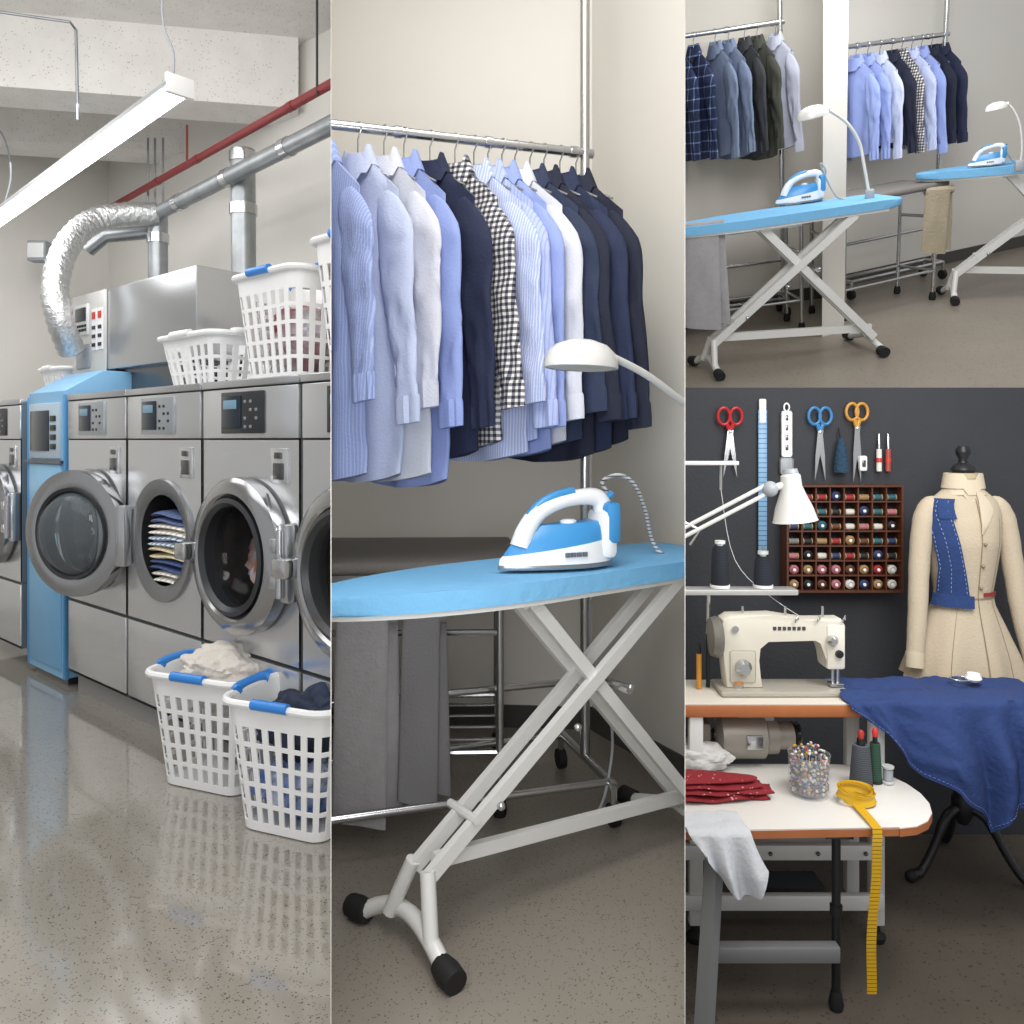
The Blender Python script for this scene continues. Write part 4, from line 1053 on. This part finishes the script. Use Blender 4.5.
# navy drape over the table end
NAVYF = mat('navy_cloth', '#20376a', .85, bump=(50, .25))
HT = [(0, .02), (.06, .05), (.14, .1), (.22, .2), (.3, .25), (.42, .29), (.52, .36), (.6, .45), (.66, .39), (.74, .36), (.85, .4), (1, .5)]
def drape(u, v):
    x = 1.21+.77*u; top = .27
    hang = lerp_tab(HT, u); s = v*(top+hang)
    fold = math.sin(u*34+2.5*math.sin(u*8))
    if s < top:
        y = SY1-.01-s*1.08; z = ST+.006+.024*abs(noise.noise(V((x*7, y*7, 0))))+.008*abs(noise.noise(V((x*20, y*20, 0))))
    else:
        q_ = s-top; g = min(1, q_*5)
        y = SY0-.014-(.035+.035*fold)*g-.01*g; z = ST+.004-q_
    return V((x+.02*math.sin(v*6+u*4)+.012*math.cos(u*34)*max(0, s-top)*3, y+.006*noise.noise(V((x*20, v*12, 0))), z))
m = MB().grid(drape, 120, 52); m.solid(.004)
fabo = solo(m, 'navy_fabric', NAVYF, 'navy blue cloth draped over the right end of the sewing table', 'cloth', D, (1.5, 3.0, ST), world=True, ang=70)
m = MB(); off = V((1.5, 3.0, ST))
for k in range(90):
    a, b_ = drape(k/90, .975), drape((k+.55)/90, .975); m.tube([a+V((0, -.004, 0))-off, b_+V((0, -.004, 0))-off], .0012, 5)
m.build('hem_stitching', mat('hem_thread', '#5b73a8', .8), fabo)
q = D.P(968, 681, h=ST+.03); r = thing('wrist_pincushion', 'small grey ring and bobbin lying on the navy cloth', 'pincushion', D, q)
MB().tube([(.035*math.cos(t)-.03, .03*math.sin(t), .008) for t in [2*PI*k/16 for k in range(16)]], .004, 6, closed=True).build('wire_ring', CHROME, r)
MB().lathe([(.022, 0), (.03, .01), (.022, .03), (0, .034)], 14, T(.02, 0, 0)).build('cushion', WHITEP, r)

# front table
FT = .6
r = thing('craft_table', 'round ended white table with wooden edge in the foreground of the sewing room', 'table', D, (1.0, 2.7, 0))
poly = [(-.6, -.25), (.2, -.22)]
for k in range(11):
    t = -PI/2+PI*k/10; poly.append((.2+.19*math.cos(t), .02+.245*math.sin(t)))
poly += [(-.6, .27)]
MB().prism(poly, FT-.028, FT-.004).build('tabletop', TW, r)
MB().prism([(x*.998, y*.995) for x, y in poly], FT-.006, FT, bev=.002).build('laminate', mat('white_top', '#d9d7d2', .35), r)
MB().tube([(.025, -.17, .05), (.025, -.17, FT-.03)], .014, 10).build('leg', BLACKP, r)
MB().tube([(.025, -.17, .3), (.025, -.17, .33)], .02, 10).build('leg_collar', BLACKP, r)
MB().lathe([(.02, 0), (.024, .02), (.016, .06)], 12, T(.025, -.17, 0)).build('foot', RUB, r)
MB().box((-.02, -.2, FT-.05), (.07, -.14, FT-.03), .004).build('leg_plate', DSTEEL, r)
GM = mat('grey_table_metal', '#7d7f81', .4, .3)
a, b_ = V((-.36, -.19, FT-.03)), V((-.46, -.42, .0)); MB().tube([a, b_], .03, 4).build('leg', GM, r)
MB().box((-.4, -.22, .175), (.02, -.18, .225), .005).build('stretcher', GM, r)

def on(px, py, h=FT+.002): return D.P(px, py, h=h)
q = on(809, 793); r = thing('pin_jar', 'clear jar packed with round headed pins on the white table', 'jar', D, q)
MB().lathe([(0, 0), (.066, 0), (.068, .01), (.068, .13), (.07, .135), (.066, .135), (.064, .012), (0, .01)], 28, cap=False).build('glass', JARG, r)
pins = MB(); random.seed(9); pm = ['#b8b8b8', '#a2373a', '#2f5f93', '#b08a3a', '#d8d6d0', '#2a2a30', '#5a4a40']
pins.m = 5; pins.lathe([(.045, .01), (.045, .12)], 16)
for k in range(560):
    a = random.uniform(0, 2*PI); rr = .059*math.sqrt(random.uniform(.75, 1)); z = random.uniform(.014, .126)
    pins.m = random.randrange(7); pins.ball((rr*math.cos(a), rr*math.sin(a), z), .0056, 1)
for k in range(70):
    a = random.uniform(0, 2*PI); rr = .055*math.sqrt(random.random()); pins.m = random.randrange(7); pins.ball((rr*math.cos(a), rr*math.sin(a), .13+random.uniform(0, .026)), .0055, 1)
    pins.m = 0; pins.tube([(rr*math.cos(a), rr*math.sin(a), .09), (rr*math.cos(a), rr*math.sin(a), .14)], .0012, 4)
o = solo(pins, 'sewing_pins', [mat('pin'+c, c, .3) for c in pm], 'many round headed sewing pins packed inside the clear jar', 'pins', D, q); o['kind'] = 'stuff'
def spool(px, py, h, rad, c, l, topc=None):
    q_ = on(px, py); r_ = thing('thread_spool', l, 'thread spool', D, q_)
    MB().lathe([(rad, .01), (rad*1.02, .02), (rad*.78, h-.03), (rad*.7, h-.022)], 22).build('thread', mat('thf'+c, c, .8, stripe=(2, .006, '#202428', .3)), r_)
    MB().lathe([(rad*1.06, 0), (rad*1.06, .01), (.01, .01), (.01, h-.022), (rad*.4, h-.022), (rad*.36, h), (0, h)], 22).build('core', BLACKP, r_)
    if topc: MB().lathe([(.009, h), (.011, h+.02), (.006, h+.028), (0, h+.03)], 12).build('tip', mat('tip'+topc, topc, .4), r_)
spool(861, 786, .165, .037, '#4c5158', 'grey thread spool beside the pin jar', '#a8322c')
spool(875, 782, .16, .022, '#28503c', 'green thread bobbin behind the grey spool on the white table', '#c6342f')
q = on(888, 783); r = thing('thread_card', 'small white card standing beside the thread spools', 'card', D, q)
MB().lathe([(.02, 0), (.02, .006), (.014, .01), (.014, .05), (.02, .054), (.02, .06), (0, .06)], 18).build('card_body', mat('card_grey', '#b9babb', .5), r); MB().lathe([(.0165, .011), (.0165, .049)], 18).build('winding', GREYB, r)
r['label'] = 'small pale reel standing beside the thread spools on the white table'; r['category'] = 'reel'; r.name = 'thread_reel'
YEL = mat('yellow_tape', '#c79c14', .45, stripe=(2, .012, '#3a3008', .14)); YEL2 = mat('yellow_coil', '#cfa51c', .45)
q = on(857, 808); ty = 2.7-.235
r = thing('tape_measure', 'yellow tape measure coiled on the white table and hanging down in front', 'tape measure', D, (q.x, q.y, FT+.002))
rg = []
for k in range(120):
    t = k/119*8*PI; rr = .044+.014*math.sin(k*.21+1)
    p_ = V((rr*1.25*math.cos(t), rr*.85*math.sin(t)+.03, .03+.01*math.sin(t*.7+k*.05)))
    tw = .45*math.sin(k*.17)
    rg.append([p_+V((-.018*math.sin(tw)*math.cos(t), -.018*math.sin(tw)*math.sin(t), -.018*math.cos(tw))), p_+V((.018*math.sin(tw)*math.cos(t), .018*math.sin(tw)*math.sin(t), .018*math.cos(tw)))])
m = MB().loft(rg, cap=False, closed=False); m.solid(.0012); m.build('coil', YEL2, r)
dy = ty-q.y
path = [V((.0, -.0, .012)), V((.0, dy+.03, .008)), V((.0, dy-.006, .004)), V((-.003, dy-.014, -.02))]
for k in range(1, 16): path.append(V((-.006-.0012*k+.004*math.sin(k*.5), dy-.014, -.02-.032*k)))
m = MB().loft([[p_+V((-.015, 0, 0)), p_+V((.015, 0, 0))] for p_ in path], cap=False, closed=False); m.solid(.0015); m.build('hanging_tape', YEL, r)
BAND = mat('red_bandana', '#7e1722', .85, speck=(60, .2, '#bfa09e'))
q = on(733, 800); r = thing('red_cloth', 'red patterned cloth folded in layers on the white table', 'cloth', D, q+V((-.03, .035, .0)))
for k in range(4):
    rg = []
    L0, L1 = -.17+.01*k, (.15, .165, .13, .11)[k]
    for i in range(25):
        u = i/24; x = L0+(L1-L0)*u; yy = .075*(1-.55*u**2)-.006*k
        zc = .013+.017*k+.008*noise.noise(V((x*12, k*3.3, 0)))-.006*u
        rg.append([V((x+.008*math.sin(t*2+k), yy*math.cos(t)+.01*noise.noise(V((x*16, k, 4))), max(.001, zc+(.011+.004*noise.noise(V((x*30, t, k))))*math.sin(t)))) for t in [2*PI*q_/18 for q_ in range(18)]])
    MB().loft(rg).build('fold_layer', BAND, r, ang=70)
q = on(700, 778); heap('pale white cloth bunched behind the red cloth', q+V((0.0, .08, .045)), .12, .07, .055, mat('pale_cloth', '#c3c3c2', .9, bump=(60, .2)), D, 7, 'cloth', 'white_cloth', am=.7)
GC = mat('grey_white_cloth', '#c0c3c8', .9, bump=(80, .25))
def gc(u, v):
    x = .53+.19*u; edge = 2.7-.252
    s = v*.34
    if s < .12: y = edge+.12-s; z = FT+.008+.014*abs(noise.noise(V((x*14, s*14, 1))))
    else:
        s -= .12; k = lerp_tab([(0, .05), (.35, .15), (.6, .19), (.85, .17), (1, .1)], u); s = s/.22*k
        y = edge-.014-.026*(1+math.sin(u*15+s*6))*min(1, s*9)-.01; z = FT+.006-s
    x += .05*v*v
    return V((x, y, z))
m = MB().grid(gc, 44, 40); m.solid(.003)
solo(m, 'grey_cloth', GC, 'light grey cloth hanging over the front edge of the white table', 'cloth', D, (.62, 2.45, FT), world=True, ang=70)

# ================================================================== divider walls between the rooms
def raywall(px, name, y0=1.45, y1=7.5, z0=-.55, z1=3.9, e=.2):
    k0, k1 = (px-e-CX)/F, (px+e-CX)/F
    q = [V((k0*y0, y0, z0)), V((k1*y0, y0, z0)), V((k1*y1, y1, z0)), V((k0*y1, y1, z0))]
    o = MB().loft([q, [V((p_.x, p_.y, z1)) for p_ in q]]).build(name, mat('divider_paint', '#d0ccc4', .8)); o['kind'] = 'structure'
raywall(331, 'wall_divider_left'); raywall(685, 'wall_divider_right', y1=11, z1=6)

# ================================================================== trim everything flush to its own room
bpy.context.view_layer.update()
def vplane(px, side): return (CAM.copy(), V((F, -(px-CX), 0)).normalized()*side)
def hplane(py, side): return (CAM.copy(), V((0, -(HY-py), F)).normalized()*side)
PL = {'A': [vplane(330.7, -1)], 'B': [vplane(331.3, 1), vplane(684.7, -1)], 'C': [vplane(685.3, 1), hplane(389.5, 1)], 'D': [vplane(685.3, 1), hplane(387.6, -1)]}
def root(o):
    while o.parent: o = o.parent
    return o
dead = []
for o in list(bpy.data.objects):
    if o.type != 'MESH': continue
    rt = root(o)
    if rt not in ROOM: continue
    mw = o.matrix_world; bb = [mw @ V(c) for c in o.bound_box]; gone = False
    for co, no in PL[ROOM[rt].k]:
        dd = [(p_-co).dot(no) for p_ in bb]
        if max(dd) <= 0: gone = True; break
        if min(dd) >= 0: continue
        if o.data.users > 1: o.data = o.data.copy()
        bm = bmesh.new(); bm.from_mesh(o.data)
        im = mw.inverted(); lc = im @ co; ln_ = (mw.to_3x3().transposed() @ no).normalized()
        bmesh.ops.bisect_plane(bm, geom=bm.verts[:]+bm.edges[:]+bm.faces[:], plane_co=lc, plane_no=ln_, clear_inner=True, dist=1e-6)
        if not bm.faces: gone = True
        bm.to_mesh(o.data); bm.free()
        if gone: break
    if gone: dead.append(o)
names = [o.name for o in dead]
for n in names:
    o = bpy.data.objects.get(n)
    if o is None: continue
    alive = [c for c in o.children if c.name not in names]
    if o.parent:
        pr = o.parent
        for c in alive:
            w = c.matrix_world.copy(); c.parent = pr
            c.matrix_world = w
    else:
        for c in list(o.children):
            bpy.data.objects.remove(c, do_unlink=True)
    bpy.data.objects.remove(o, do_unlink=True)
for o in [x for x in bpy.data.objects if x.type == 'EMPTY' and not x.children]:
    bpy.data.objects.remove(o, do_unlink=True)

# ================================================================== lights, world, camera
def area(loc, tgt, size, power, col=(1, 1, 1), sy=None):
    l = bpy.data.lights.new('area_light', 'AREA'); l.energy = power; l.size = size; l.color = col
    if sy: l.shape = 'RECTANGLE'; l.size_y = sy
    o = bpy.data.objects.new('area_light', l); COL.objects.link(o); o.location = loc
    o.rotation_euler = (V(tgt)-V(loc)).to_track_quat('-Z', 'Y').to_euler(); return o
area((-2.4, 2.6, 3.2), (-1.8, 4, .5), 2.2, 36, (1, .99, .97))
area((-3.3, 4.2, 3.0), (-3.0, 4.5, 0), 1.6, 25, (1, .99, .98))
area((-.3, .8, 3.4), (0, 3, .6), 1.2, 52, (1, .985, .965))
area((.1, 2.0, 3.5), (0, 2.8, 0), 1.0, 18, (1, .985, .965))
area((-.2, .8, 1.2), (0, 3.2, .4), 1.0, 18, (1, .985, .97))
area((1.3, 1.6, 3.6), (2.0, 5.5, 1.8), 1.4, 52, (1, .985, .965))
area((2.2, 4.6, 4.2), (2.4, 6.2, 1.8), 1.2, 38, (1, .985, .965))
area((1.5, 2.2, 1.55), (1.5, 3.3, .2), .5, 12, (1, .97, .93))
area((.9, .9, 1.9), (1.5, 3.2, .3), .5, 9, (1, .97, .94))
w = bpy.data.worlds.new('world'); bpy.context.scene.world = w; w.use_nodes = True
w.node_tree.nodes['Background'].inputs[0].default_value = (.9, .905, .92, 1); w.node_tree.nodes['Background'].inputs[1].default_value = .6
cd = bpy.data.cameras.new('camera'); co = bpy.data.objects.new('camera', cd); COL.objects.link(co)
co.location = CAM; co.rotation_euler = (PI/2, 0, 0); cd.sensor_width = 36; cd.lens = F/1024*36; cd.shift_y = -(512-HY)/1024; cd.clip_start = .05
bpy.context.scene.camera = co
